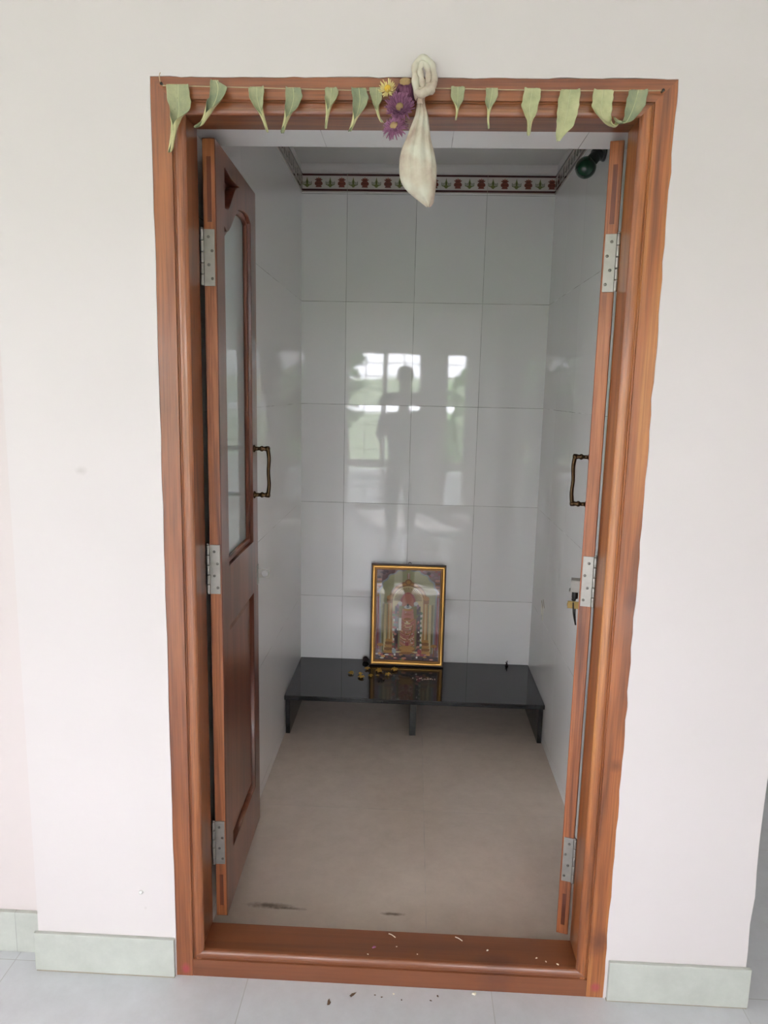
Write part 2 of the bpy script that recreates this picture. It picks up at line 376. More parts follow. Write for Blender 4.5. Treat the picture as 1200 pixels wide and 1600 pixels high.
def smooth_path(pts, n=6):
    """Catmull-Rom through pts (any dimension)"""
    out = []; L = len(pts)
    for i in range(L - 1):
        p0, p1, p2, p3 = pts[max(i - 1, 0)], pts[i], pts[i + 1], pts[min(i + 2, L - 1)]
        for k in range(n):
            t = k / n
            out.append(tuple(.5 * (2 * b + (c - a) * t + (2 * a - 5 * b + 4 * c - d) * t * t + (3 * b - a - 3 * c + d) * t ** 3) for a, b, c, d in zip(p0, p1, p2, p3)))
    out.append(tuple(pts[-1])); return out

XZ = lambda a, b, d: (a, d, b)
YZ = lambda a, b, d: (d, a, b)
XY = lambda a, b, d: (a, b, d)

# ------------------------------------------------------------------ the setting
D, XL, XR, YI = 1.746, -.496, .613, .26            # shrine: back, left, right, inside of its front wall
PXL, PXR = -.887, .876                             # outer edges of the wall around the door
FW, FH = .536, 2.1                                 # half width and height of the door frame
# plastered wall around the door: two layers, the front one with an uneven plaster edge round the frame
def jag(a, b, n, amp, axis):
    out = []
    for i in range(n + 1):
        t = i / n; p = [a[0] + (b[0] - a[0]) * t, a[1] + (b[1] - a[1]) * t]
        if 0 < i < n: p[axis] += R.uniform(-amp, amp)
        out.append(tuple(p))
    return out
edge_r = [(PXR - .004 + (R.uniform(-.004, .003) if 1 < i < 38 and i > 8 else 0), 3.0 * (1 - i / 40)) for i in range(41)]
outline = [(PXL, 0), (PXL, 3.0)] + edge_r + jag((FW - .0015, 0), (FW - .001, FH - .001), 60, .0022, 0)[0:] + jag((FW - .001, FH), (-FW + .001, FH), 50, .0016, 1)[1:] + jag((-FW + .001, FH), (-FW + .001, 0), 40, .0009, 0)[1:]
wf = MB().prism(outline, XZ, -.002, .11).build('wall_front', M['paint'])
tag(wf, kind='structure')
wl2 = MB().prism([(PXL, 0), (PXL, 3.0), (PXR - .006, 3.0), (PXR - .006, 0), (.512, 0), (.512, 2.05), (XL, 2.05), (XL, 0)], XZ, .11, YI)
o = wl2.build('wall_front_inner', M['paint']); tag(o, kind='structure')
o.data.materials.append(M['tile_soffit']); o.data.materials.append(M['tile_left'])
for p in o.data.polygons:
    c = p.center
    if abs(p.normal.z) > .9 and abs(c.z - 2.05) < .01: p.material_index = 1
    if abs(p.normal.x) > .9 and (abs(c.x - .512) < .01 or abs(c.x - XL) < .01): p.material_index = 2
tag(MB().prism([(PXL, 0), (PXL, 3), (XL, 3), (XL, 0)], XZ, YI, D + .12).build('wall_shrine_left', M['tile_left']), kind='structure')
tag(MB().prism([(XR, 0), (XR, 3), (PXR - .006, 3), (PXR - .006, 0)], XZ, YI, D + .12).build('wall_shrine_right', M['tile_right']), kind='structure')
tag(MB().box(XL, XR, D, D + .12, 0, 3).build('wall_shrine_back', M['tile_back']), kind='structure')
tag(MB().box(XL, XR, YI, D, 2.447, 2.55).build('ceiling_shrine', M['ceiling']), kind='structure')
# rounded plaster cove along the top of the back wall
cv = MB(); n = 6
prof = [(D, 2.412)] + [(D - .022 * math.sin(a) * 1.0 - .0, 2.412 + .035 * (1 - math.cos(a))) for a in [math.pi / 2 * i / n for i in range(1, n + 1)]] + [(D, 2.447)]
cv.prism(prof, lambda a, b, d: (d, a, b), XL, XR)
tag(cv.build('trim_5', M['ceiling']), kind='structure')
tag(MB().box(XL, XR, .11, D, -.06, 0).build('floor_shrine', M['floor_in']), kind='structure')
tag(MB().box(HXL - .2, HXR + .2, HY - .2, .11, -.06, 0).add(*[[(PXR - .006, .11, 0), (HXR, .11, 0), (HXR, 4.2, 0), (PXR - .006, 4.2, 0)], [(0, 1, 2, 3)]]).build('floor', M['floor'], fix=False), kind='structure')
# recessed wall at the far left, the passage at the far right
tag(MB().box(HXL, PXL, .058, .25, 0, 3).build('wall_recess', M['paint_recess']), kind='structure')
pw = MB().box(2.3, HXR, 0, .2, 0, 3).box(2.3, 2.45, .2, 4.2, 0, 3).box(PXR - .2, 2.45, 4.2, 4.35, 0, 3).box(PXR - .2, PXR - .006, D + .12, 4.2, 0, 3)
tag(pw.build('wall_passage', M['paint_side']), kind='structure')
tag(MB().box(HXL - .2, HXR + .2, HY - .2, .0, 3.0, 3.15).box(-3.6, HXR + .2, .0, 4.35, 3.0, 3.15).build('ceiling', M['hall_ceiling']), kind='structure')
rect = lambda a, b, c, d: [(a, c), (b, c), (b, d), (a, d)]
o = plate('wall_behind', rect(HXL - .2, HXR + .2, 0, 3), [rect(*w) for w in WIN_B], .2, .001, M['paint_side'], lambda a, b, d: (a, HY - .2 + d, b)); tag(o, kind='structure')
o = plate('wall_left', rect(HY, .25, 0, 3), [rect(*w) for w in WIN_L], .2, .001, M['paint_side'], lambda a, b, d: (HXL - .2 + d, a, b)); tag(o, kind='structure')
tag(MB().box(HXR, HXR + .2, HY, .2, 0, 3).build('wall_right', M['paint_side']), kind='structure')
# skirting tiles
tag(MB().box(PXL - .008, -.537, -.012, -.002, .004, .108).build('baseboard_left', M['skirting'], bevel=.0015), kind='structure')
tag(MB().box(PXL - .006, -.538, -.0105, -.002, 0, .005).build('trim_6', M['grout']), kind='structure')
tag(MB().box(.541, PXR + .006, -.012, -.002, .003, .108).build('baseboard_right', M['skirting'], bevel=.0015), kind='structure')
tag(MB().box(.540, PXR + .004, -.0105, -.002, 0, .004).build('trim_7', M['grout']), kind='structure')
tag(MB().box(-2.2, PXL, .046, .058, 0, .115).build('baseboard_recess', M['skirting'], bevel=.0015), kind='structure')

# hall windows: frames with grille bars
def window(n, vert, w):
    a, b, c, d = w; m = MB(); f = .045
    def bx(a0, a1, c0, c1, t=.05):
        y0 = (HY - .12) if not vert else (HXL - .12)
        if not vert: m.box(a0, a1, y0, y0 + t, c0, c1)
        else: m.box(y0, y0 + t, a0, a1, c0, c1)
    bx(a, b, c, c + f); bx(a, b, d - f, d); bx(a, a + f, c, d); bx(b - f, b, c, d)
    k = max(1, round((b - a) / .5))
    for i in range(1, k): x = a + (b - a) * i / k; bx(x - .03, x + .03, c, d)
    if not vert: bx(a, b, .80, .90)
    z = c + .16
    while z < d - .1: bx(a, b, z - .005, z + .005, .01); z += .16
    nb = round((b - a) / .24)
    for i in range(1, nb): x = a + (b - a) * i / nb; bx(x - .005, x + .005, c, d, .012)
    tag(m.build('window_%d' % n, M['white_frame']), kind='structure')
for i, w in enumerate(WIN_B): window(i + 1, False, w)
for i, w in enumerate(WIN_L): window(i + 6, True, w)

# ------------------------------------------------------------------ door frame
fr = empty('trim_1'); tag(fr, 'varnished teak door frame with beaded inner edge and threshold', kind='structure')
# profile: distance inwards from the outer edge, depth
PR = [(0, .11), (0, 0), (.0425, 0), (.0435, .005), (.0455, .005)] + [(.0455 + .0125 - .0125 * math.cos(t) , .006 - .0058 * math.sin(t) + .004 * (t / math.pi)) for t in [math.pi * i / 8 for i in range(0, 9)]] + [(.0620, .012), (.0630, .016), (.0630, .11)]
def jamb(side, name, mat):
    n = len(PR); vs = []
    for a, y in PR:
        vs.append((side * (FW - a), y, 0)); vs.append((side * (FW - a), y, FH - a))
    fs = [(2 * i, 2 * ((i + 1) % n), 2 * ((i + 1) % n) + 1, 2 * i + 1) for i in range(n)] + [[2 * i for i in range(n)], [2 * i + 1 for i in range(n)]]
    return MB().add(vs, fs).build(name, mat, fr)
jamb(-1, 'jamb', M['jamb_l']); jamb(1, 'jamb', M['jamb_r'])
vs = []; n = len(PR)
for a, y in PR: vs.append((-FW + a, y, FH - a)); vs.append((FW - a, y, FH - a))
MB().add(vs, [(2 * i, 2 * ((i + 1) % n), 2 * ((i + 1) % n) + 1, 2 * i + 1) for i in range(n)] + [[2 * i for i in range(n)], [2 * i + 1 for i in range(n)]]).build('lintel', M['head'], fr)
SP = [(0, .106), (0, .0006), (.046, .0006), (.047, .005), (.049, .005)] + [(.049 + .010 - .010 * math.cos(t), .006 - .0065 * math.sin(t) + .004 * t / math.pi) for t in [math.pi * i / 8 for i in range(9)]] + [(.0695, .014), (.068, .016), (.066, .106)]
vs = []; n = len(SP)
for a, y in SP:
    w = .4930 if a < .047 else .4930 - (a - .047) * .9
    if y > .015: w = .4735
    vs.append((-w, y, a)); vs.append((w, y, a))
MB().add(vs, [(2 * i, 2 * ((i + 1) % n), 2 * ((i + 1) % n) + 1, 2 * i + 1) for i in range(n)] + [[2 * i for i in range(n)], [2 * i + 1 for i in range(n)]]).build('threshold', M['sill'], fr)

# ------------------------------------------------------------------ door leaves
LW, LT, LZ0, LZ1 = .452, .0305, .073, 2.024
def arc(cx, cz, r, a0, a1, n): return [(cx + r * math.cos(math.radians(a0 + (a1 - a0) * i / n)), cz + r * math.sin(math.radians(a0 + (a1 - a0) * i / n))) for i in range(n + 1)]
def leaf(n, sgn, hinge, ang, mats, label):
    face, edge = mats
    root = empty('door_%d' % n, (hinge[0], hinge[1], 0), (0, 0, ang)); tag(root, label, kind='structure')
    F = lambda a, b, d: (a, sgn * d, b)                      # a along the width, d into the thickness
    # glass opening with the ogee top
    ogee = smooth_path([(.077, 1.852), (.105, 1.846), (.140, 1.862), (.190, 1.900), (.232, 1.925), (.275, 1.935), (.318, 1.940), (.352, 1.938), (.384, 1.925)], 5)
    gl = [(.077, 1.02), (.384, 1.02)] + ogee[::-1]
    sp = [(.085, 1.990)] + smooth_path([(.085, 1.990), (.155, 1.981), (.245, 1.985)], 4)[1:] + smooth_path([(.245, 1.985), (.200, 1.968), (.160, 1.935), (.125, 1.905), (.085, 1.895)], 5)[1:]
    pn = rect(.077, .384, .225, .86)
    plate('body', rect(0, LW, LZ0, LZ1), [gl, sp, pn], LT, .0016, face, F, root)
    # glazing bead round the glass, standing back from the face
    o = plate('glazing_bead', [(a, b) for a, b in [(.0768, 1.0198), (.3842, 1.0198)] + [(x, z + .0002) for x, z in ogee[::-1]]],
              [[(.089, 1.033), (.372, 1.033)] + [(min(max(x, .089), .372), z - .012) for x, z in ogee[::-1]]], .012, .003, face, lambda a, b, d: F(a, b, d + .009), root)
    m = MB(); m.prism([(.083, 1.026), (.379, 1.026)] + [(min(max(x, .083), .379), z - .005) for x, z in ogee[::-1]], F, .0215, .0255)
    m.build('glass_pane', M['glass'], root)
    MB().prism([(.080, 1.885), (.080, 1.995), (.25, 1.995), (.25, 1.885)], F, .0255, .0295).build('spandrel_shade_panel', M['tenon'], root)  # darker wood puts the shade of the deep carved cut into the colour
    # fielded lower panel
    m = MB(); r0, r1 = rect(.0765, .3845, .2245, .8605), rect(.100, .361, .250, .835)
    vs = [F(a, b, .017) for a, b in r0] + [F(a, b, .009) for a, b in r1] + [F(a, b, .0275) for a, b in r0]
    m.add(vs, [(4, 5, 6, 7), (0, 1, 5, 4), (1, 2, 6, 5), (2, 3, 7, 6), (3, 0, 4, 7), (8, 9, 10, 11), (0, 1, 9, 8), (1, 2, 10, 9), (2, 3, 11, 10), (3, 0, 8, 11)])
    m.build('lower_panel', face, root)
    # sawn hinge edge with through tenons
    MB().prism(rect(.002, LT - .002, LZ0 + .002, LZ1 - .002), lambda a, b, d: (d, sgn * a, b), -.0012, .0005).build('edge_strip', edge, root)
    for z0, z1 in ((1.845, 1.985), (.105, .195)) if sgn > 0 else ((1.85, 1.975), (.10, .19)):
        MB().prism(rect(.010, .020, z0, z1), lambda a, b, d: (d, sgn * a, b), -.0018, .0).build('tenon', M['tenon'], root)
    # butt hinges
    for zt, zb in ((1.829, 1.704), (1.092, .968), (.351, .228)):
        k = rect(.0015, .0265, zb, zt) if sgn > 0 else rect(.0015, .0265, zb, zt)
        h = MB().prism(k, lambda a, b, d: (d, sgn * (LT - a if sgn > 0 else LT - a), b), -.0040, -.0010).build('hinge', M['steel'], root, bevel=.0006)
        q = MB()
        for j in range(5):
            z0 = zb + (zt - zb) * j / 5; q.lathe([(.0045, .0008), (.0048, .002), (.0048, (zt - zb) / 5 - .002), (.0045, (zt - zb) / 5 - .0008)], (-.0055, sgn * (LT + .002), z0), seg=10)
        q.lathe([(.003, 0), (.0042, .002), (.002, .004)], (-.0055, sgn * (LT + .002), zt), seg=10)
        q.build('knuckle', M['steel'], h)
        # wing let into the jamb
        for j in range(4):
            z = zb + (zt - zb) * (.13 + .245 * j); a = .010 if j % 2 == 0 else .018
            MB().lathe([(.0034, 0), (.0034, .0008), (.0016, .0009)], (-.0040, sgn * a, z), (-1, 0, 0), 10).build('screw', M['steel_dark'], h)
    # bow handle on the outer face
    m = MB(); u = .400; zt, zb = 1.298, 1.160
    for z in (zt, zb):
        m.lathe([(.011, 0), (.011, .003), (.006, .006), (.0055, .018), (.0085, .022), (.0085, .026), (.006, .030), (.008, .038), (.008, .046), (.004, .0485)], (u, 0, z), (0, -sgn, 0), 14)
    m.tube(smooth_path([(u, -sgn * .041, zt + .004), (u, -sgn * .045, zt - .03), (u, -sgn * .043, (zt + zb) / 2), (u, -sgn * .045, zb + .03), (u, -sgn * .041, zb - .004)], 6),
           [.0068 - .0014 * math.sin(math.pi * i / 24) for i in range(25)], 10)
    m.build('handle', M['bronze'], root)
    return root, F
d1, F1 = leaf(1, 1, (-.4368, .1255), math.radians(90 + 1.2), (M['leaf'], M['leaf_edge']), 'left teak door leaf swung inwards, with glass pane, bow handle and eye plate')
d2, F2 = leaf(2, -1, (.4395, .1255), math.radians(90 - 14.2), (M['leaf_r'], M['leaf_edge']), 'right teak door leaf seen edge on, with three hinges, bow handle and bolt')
# staple plate on the left leaf
m = MB()
m.prism(rect(.425, .4525, .873, .934), F1, -.0018, 0)
h = .906
ring = [(.4395, h - .014), (.4395, h + .014)]
m2 = plate('staple', [(-.038, h - .014), (-.0, h - .014), (-.0, h + .014), (-.038, h + .014)], [[(-.0215 + .010 * math.cos(t), h + .010 * math.sin(t)) for t in [2 * math.pi * i / 16 for i in range(16)]]], .003, .0006, M['steel'], lambda a, b, d: (.445 + d, a, b), d1)
m.build('staple_plate', M['steel'], d1, bevel=.0004)
# sliding bolt with hanging handle on the right leaf
m = MB()
m.prism(rect(.405, .452, .885, .927), F2, -.002, 0)
m.prism(rect(.440, .4445, .893, .926), F2, -.030, 0); m.prism(rect(.412, .4165, .893, .926), F2, -.030, 0)
m.prism(rect(.412, .4445, .922, .9265), F2, -.030, 0); m.prism(rect(.412, .4445, .889, .893), F2, -.034, 0)
m.build('bolt_bracket', M['steel'], d2, bevel=.0005)
m = MB(); m.lathe([(.0085, 0), (.0095, .004), (.0095, .034), (.006, .040)], (.428, -F2(0, 0, .0165)[1] * 1.0, .866), (0, 0, 1), 14)
m.lathe([(.003, 0), (.0065, .003), (.0065, .008), (.003, .011)], (.428, .019, .857), (0, 0, 1), 12)
m.build('bolt', M['iron'], d2)
m = MB(); m.prism(rect(.400, .445, .833, .862), F2, -.0015, 0)
m.prism(rect(.420, .424, .836, .858), F2, -.036, 0)
m.tube([(.422, .028 + .008 * math.cos(t), .847 + .0085 * math.sin(t)) for t in [2 * math.pi * i / 16 for i in range(16)]], .002, 8, closed=True)
m.build('staple', M['brass'], d2)
m = MB(); m.tube(smooth_path([(.420, .020, .855), (.420, .017, .82), (.420, .010, .79), (.426, .009, .786), (.432, .010, .79), (.432, .013, .82), (.432, .014, .850)], 5), .0022, 8)
m.build('bolt_handle', M['iron'], d2)

# ------------------------------------------------------------------ printed border tiles under the shrine ceiling
def motif(m, cx, cz, fn, kind, e):
    P = lambda pts, mi, k=1: m.poly([fn(cx + a, cz + b, e * k) for a, b in pts], mi)
    if kind == 'pot':
        P([(-.012, -.021), (.012, -.021), (.014, -.018), (.010, -.015), (.017, -.010), (.0175, -.003), (.013, .003), (.009, .005), (.017, .010), (.016, .013), (.010, .012), (.011, .018), (.004, .016), (0, .022), (-.004, .016), (-.011, .018), (-.010, .012), (-.016, .013), (-.017, .010), (-.009, .005), (-.013, .003), (-.0175, -.003), (-.017, -.010), (-.010, -.015), (-.014, -.018)], 2)
        P([(-.013, -.007), (.013, -.007), (.012, -.004), (-.012, -.004)], 3, 2); P([(-.008, .006), (.008, .006), (.007, .009), (-.007, .009)], 3, 2)
        P([(-.003, .015), (.003, .015), (.001, .021), (-.001, .021)], 6, 2)
    else:
        P([(-.0035, -.021), (.0035, -.021), (.006, -.017), (.012, -.013), (.010, -.010), (.005, -.008), (.006, .002), (.003, .010), (0, .022), (-.003, .010), (-.006, .002), (-.005, -.008), (-.010, -.010), (-.012, -.013), (-.006, -.017)], 4)
        P([(-.0012, -.006), (.0012, -.006), (.002, .003), (0, .008), (-.002, .003)], 5, 2)
        for s in (-1, 1):
            for x, z in ((.009, .0), (.014, -.001), (.019, .001)):
                P([(s * (x - .0011), -.011 + .002 * (x > .016)), (s * (x + .0011), -.011 + .002 * (x > .016)), (s * (x + .0014), z), (s * x, z + .004), (s * (x - .0014), z)], 5)
            P([(s * .004, -.017), (s * .020, -.010), (s * .0195, -.007), (s * .004, -.013)], 4)
def border(name, fn, a0, a1, first, start, joints):
    m = MB(); z0, z1 = 2.334, 2.410
    q = [fn(a, b, d) for d in (0, .004) for a, b in rect(a0, a1, z0, z1)]
    m.add(q, [(0, 1, 2, 3), (4, 5, 6, 7), (0, 1, 5, 4), (1, 2, 6, 5), (2, 3, 7, 6), (3, 0, 4, 7)], 0)
    e = .0044
    for b0, b1 in ((z0 + .004, z0 + .013), (z1 - .009, z1 - .0005)): m.poly([fn(a, b, e) for a, b in rect(a0, a1, b0, b1)], 1)
    a = start; k = first
    while a < a1 - .012:
        if a > a0 + .012: motif(m, a, 2.3745, fn, ('lamp', 'pot')[k % 2], 0.0044 if True else 0)
        a += .0508; k += 1
    for j in joints: m.poly([fn(x, z, .0048) for x, z in rect(j - .0008, j + .0008, z0, z1)], 7)
    tag(m.build(name, [M['b_white'], M['b_maroon'], M['b_red'], M['b_red2'], M['b_green'], M['b_green2'], M['b_tip'], M['grout']], fix=False), kind='structure')
_mot = motif
def motif(m, cx, cz, fn, kind, e): _mot(m, cx, cz, lambda a, b, k: fn(a, b, .0042 + .0003 * k / e * 1.0 if k else .0044), kind, e)
border('trim_2', lambda a, b, d: (a, D - d, b), XL, XR, 0, -.472, (-.2945, .0116, .3177))
border('trim_3', lambda a, b, d: (XL + d, a, b), YI, D, 1, YI + .02, ())
border('trim_4', lambda a, b, d: (XR - d, a, b), YI, D, 0, YI + .03, ())
# chipped spot in the right wall tiles
m = MB()
for (y, z, h, w) in ((1.497, .553, .030, .008), (1.462, .543, .040, .008), (1.49, .530, .022, .012), (1.462, .510, .020, .010)):
    m.box(XR - .0015, XR + .001, y - w / 2, y + w / 2, z - h / 2, z + h / 2)
m.build('plaster_chip', M['chip'], bpy.data.objects['wall_shrine_right'])
m = MB(); m.prism([(1.51, .577), (1.50, .578), (1.47, .556), (1.475, .552)], lambda a, b, d: (d, a, b), XR - .0012, XR + .001); m.prism([(1.475, .592), (1.468, .593), (1.435, .566), (1.44, .562)], lambda a, b, d: (d, a, b), XR - .0012, XR + .001)
m.build('crack', M['grout'], bpy.data.objects['wall_shrine_right'])
# screw and marks on the white wall at left
m = MB(); m.lathe([(.0055, 0), (.005, .003), (.0015, .004)], (-.619, -.002, .231), (0, -1, 0), 12); m.build('wall_plug', M['white_frame'], wf)

# ------------------------------------------------------------------ granite bench
bz = .184
bench = empty('stone_bench', (.05, 1.52, 0)); tag(bench, 'low black granite bench along the tiled back wall of the shrine', 'bench')
def child(o, p):
    o.parent = p; o.matrix_parent_inverse = p.matrix_basis.inverted(); return o
child(MB().box(XL + .001, XR - .001, 1.288, D - .001, bz - .020, bz).build('seat_slab', M['granite'], bevel=.003), bench)
for x0, x1, mt in ((XL + .003, XL + .022, 'granite'), (.043, .071, 'granite_rough'), (XR - .022, XR - .003, 'granite')):
    o = child(MB().box(x0, x1, 1.312 if mt == 'granite' else 1.335, D - .003, 0, bz - .0201).build('leg', M[mt], bevel=.0015), bench)
    if mt != 'granite': tag(o, 'rough unpolished middle leg')

# ------------------------------------------------------------------ framed devotional print leaning on the wall
PW, PH = .352, .488
pic = empty('framed_picture', (.022, 1.683, bz + .0008), (math.radians(-4.6), 0, math.radians(0)))
tag(pic, 'gilt framed devotional print of a garlanded shrine figure leaning on the tiled wall', 'picture')
G = lambda a, b, d: (a, -d, b)
def ringplate(name, o0, i0, y0, y1, mat, bev):
    return plate(name, rect(-o0, o0, (PW / 2 - o0), PH - (PW / 2 - o0)), [rect(-i0, i0, PW / 2 - i0, PH - (PW / 2 - i0))], y1 - y0, bev, mat, lambda a, b, d: (a, -y0 - d, b), pic)
ringplate('outer_frame', .176, .1705, .0, .016, M['frame_brown'], .002)
ringplate('gilt_moulding', .1710, .1580, .002, .021, M['gold'], .0045)
ringplate('inner_moulding', .1585, .1500, .002, .015, M['gold_dark'], .002)
MB().box(-.172, .172, -.004, -.0005, .006, PH - .006).build('backing', M['frame_brown'], pic)
MB().tube([(.004 + .006 * math.cos(t), -.004, PH + .003 + .006 * math.sin(t)) for t in [math.pi * i / 8 for i in range(9)]], .0015, 6).build('hanging_loop', M['iron'], pic)
# the print, drawn as flat ink shapes: px, pz in print space (x -1..1, z 0..1)
pm = MB(); inks = ['p_mauve', 'p_dark', 'p_sage', 'p_cream', 'p_gold', 'p_dgold', 'p_ray', 'p_red', 'p_pink', 'p_green', 'p_white', 'p_olive', 'p_skin', 'p_black', 'p_grey', 'p_lilac']
lay = [0]
def ink(pts, name):
    lay[0] += 1
    pm.poly([(a * .151, -(.0045 + .00001 * lay[0]), .0255 + b * (PH - .051)) for a, b in pts], inks.index(name))
def iell(cx, cz, rx, rz, name, n=18, a0=0, a1=360): ink([(cx + rx * math.cos(math.radians(a0 + (a1 - a0) * i / n)), cz + rz * math.sin(math.radians(a0 + (a1 - a0) * i / n))) for i in range(n + (a1 - a0 < 360))], name)
def ir(x0, x1, z0, z1, name): ink(rect(x0, x1, z0, z1), name)
ir(-1, 1, 0, 1, 'p_mauve')
for i in range(46):
    x, z = R.uniform(-.98, .98), R.uniform(.80, .99); iell(x, z, R.uniform(.03, .08), R.uniform(.008, .02), R.choice(['p_dark', 'p_lilac', 'p_red', 'p_dark']), 8)
for s in (-1, 1):
    for j in range(6): ir(s * .98 if s < 0 else .84, s * .84 if s < 0 else .98, .70 + .035 * j, .722 + .035 * j, ['p_dgold', 'p_pink'][j % 2])
    ir(min(s * .98, s * .82), max(s * .98, s * .82), .12, .70, 'p_lilac'); ir(min(s * .95, s * .91), max(s * .95, s * .91), .12, .70, 'p_red'); ir(min(s * .86, s * .83), max(s * .86, s * .83), .12, .70, 'p_cream')
# scalloped outer arch
sc = [(-.80, .08)]
for i in range(9):
    a = 180 - 20 * i; cx, cz = .78 * math.cos(math.radians(a - 10)), .70 + .255 * math.sin(math.radians(a - 10))
    for j in range(5):
        t = math.radians(a + 60 - 10 - 25 * j - 10 + 0); sc.append((cx + .12 * math.cos(t), cz + .045 * math.sin(t)))
sc.append((.80, .08))
ink([(x * 1.06, z + .012 if z > .3 else z) for x, z in sc], 'p_grey'); ink(sc, 'p_sage')
for s in (-1, 1):
    ir(min(s * .80, s * .58), max(s * .80, s * .58), .08, .62, 'p_olive'); ir(min(s * .74, s * .66), max(s * .74, s * .66), .1, .62, 'p_cream')
arch = lambda r, zr, base: [(-r, base)] + [(r * math.cos(math.radians(180 - 9 * i)), .655 + zr * math.sin(math.radians(9 * i))) for i in range(21)] + [(r, base)]
ink(arch(.60, .215, .08), 'p_dgold'); ink(arch(.56, .20, .08), 'p_gold'); ink(arch(.51, .178, .08), 'p_dgold'); ink(arch(.48, .165, .08), 'p_cream')
for i in range(25):
    t = math.radians(4 + 172 * i / 24); c, s_ = math.cos(t), math.sin(t); nx, nz = -s_ * .012, c * .004
    ink([(.22 * c - nx, .655 + .075 * s_ - nz), (.22 * c + nx, .655 + .075 * s_ + nz), (.44 * c + nx, .655 + .150 * s_ + nz), (.44 * c - nx, .655 + .150 * s_ - nz)], 'p_ray')
iell(0, .862, .11, .034, 'p_dgold'); iell(0, .862, .06, .02, 'p_gold'); ir(-.04, .04, .90, .955, 'p_pink'); ir(-.012, .012, .90, .965, 'p_white')
for s in (-1, 1):
    ir(min(s * .62, s * .50), max(s * .62, s * .50), .22, .655, 'p_gold'); ir(min(s * .58, s * .54), max(s * .58, s * .54), .22, .655, 'p_cream'); ir(min(s * .66, s * .48), max(s * .66, s * .48), .63, .70, 'p_dgold'); iell(s * .57, .69, .10, .025, 'p_gold')
    for j in range(5): w = .09 + .014 * (5 - j); ir(s * .57 - w, s * .57 + w, .075 + .032 * j, .104 + .032 * j, ['p_gold', 'p_dgold'][j % 2])
    # brass lamp on its stand
    iell(s * .84, .165, .10, .018, 'p_gold'); ir(s * .84 - .015, s * .84 + .015, .03, .16, 'p_dgold'); iell(s * .84, .025, .09, .018, 'p_gold')
    if True:
        for j in range(16):
            z = .12 + .027 * j; iell(s * (.40 + .02 * math.sin(j)), z, .062, .017, ['p_white', 'p_red', 'p_green', 'p_pink'][(j * (2 if s > 0 else 1)) % 4], 9)
ir(-.40, .40, .10, .60, 'p_dark')
for i in range(60):
    x, z = R.uniform(-.38, .38), R.uniform(.1, .58); iell(x, z, R.uniform(.02, .05), R.uniform(.008, .016), R.choice(['p_green', 'p_white', 'p_red', 'p_pink', 'p_olive']), 7)
iell(0, .60, .36, .055, 'p_lilac'); iell(0, .60, .30, .035, 'p_grey')
ink([(-.28, .60), (-.30, .12), (.30, .12), (.28, .60)], 'p_olive')
ink([(-.17, .57), (-.22, .40), (-.24, .16), (.24, .16), (.22, .40), (.17, .57)], 'p_pink')
for j in range(9):
    z = .47 - .034 * j; a = .20 + .004 * j
    for k, nm in enumerate((['p_gold', 'p_red', 'p_cream', 'p_olive'][j % 4], ['p_dgold', 'p_skin'][j % 2])):
        up = [(a * x, z - .012 * k - .035 * (1 - x * x)) for x in (-1, -.6, -.2, .2, .6, 1)]
        ink(up + [(x, zz - .008) for x, zz in up[::-1]], nm)
for j in range(34):
    x, z = R.uniform(-.18, .18), R.uniform(.17, .55); iell(x, z, R.uniform(.012, .03), R.uniform(.005, .011), R.choice(['p_gold', 'p_cream', 'p_dgold', 'p_skin', 'p_red', 'p_white']), 7)
ink([(-.19, .42), (-.12, .30), (-.02, .22), (.08, .19), (.10, .205), (0, .245), (-.10, .33), (-.165, .43)], 'p_skin')
ink([(.16, .40), (.12, .31), (.05, .25), (.06, .235), (.14, .29), (.19, .39)], 'p_dgold')
for j in range(4): iell(0, .56 - .05 * j, .14 - .012 * j, .012, ['p_gold', 'p_skin', 'p_dgold', 'p_cream'][j], 10)
ink([(-.22, .645), (-.24, .665), (-.16, .725), (-.08, .74), (0, .755), (.08, .74), (.16, .725), (.24, .665), (.22, .645)], 'p_red')
ink([(-.19, .60), (-.17, .68), (-.07, .735), (.07, .735), (.17, .68), (.19, .60)], 'p_skin')
iell(0, .590, .12, .022, 'p_white'); iell(0, .597, .045, .020, 'p_grey', 10); iell(0, .614, .030, .013, 'p_black', 10); iell(-.25, .63, .07, .022, 'p_white', 10); iell(.25, .63, .07, .022, 'p_white', 10)
ir(-.27, -.19, .33, .47, 'p_white'); ir(.2, .26, .33, .46, 'p_skin')
iell(0, .12, .27, .035, 'p_dgold'); iell(0, .135, .24, .028, 'p_gold'); iell(0, .10, .20, .018, 'p_gold'); iell(0, .08, .26, .014, 'p_dgold'); ir(-.05, .05, .16, .2, 'p_red')
ir(-1, 1, 0, .045, 'p_dark')
for i in range(40):
    x, z = R.uniform(-.95, .95), R.uniform(.01, .07); iell(x, z, R.uniform(.03, .08), R.uniform(.006, .014), R.choice(['p_red', 'p_gold', 'p_white', 'p_dark', 'p_pink', 'p_green', 'p_black']), 8)
for s in (-1, 1): iell(s * .40, .10, .07, .03, ['p_grey', 'p_red'][s > 0], 10)
pm.build('print', [M[k] for k in inks], pic, fix=False)
MB().box(-.151, .151, -.0075, -.0062, .0245, PH - .0245).build('glass_pane', M['picture_glass'], pic)

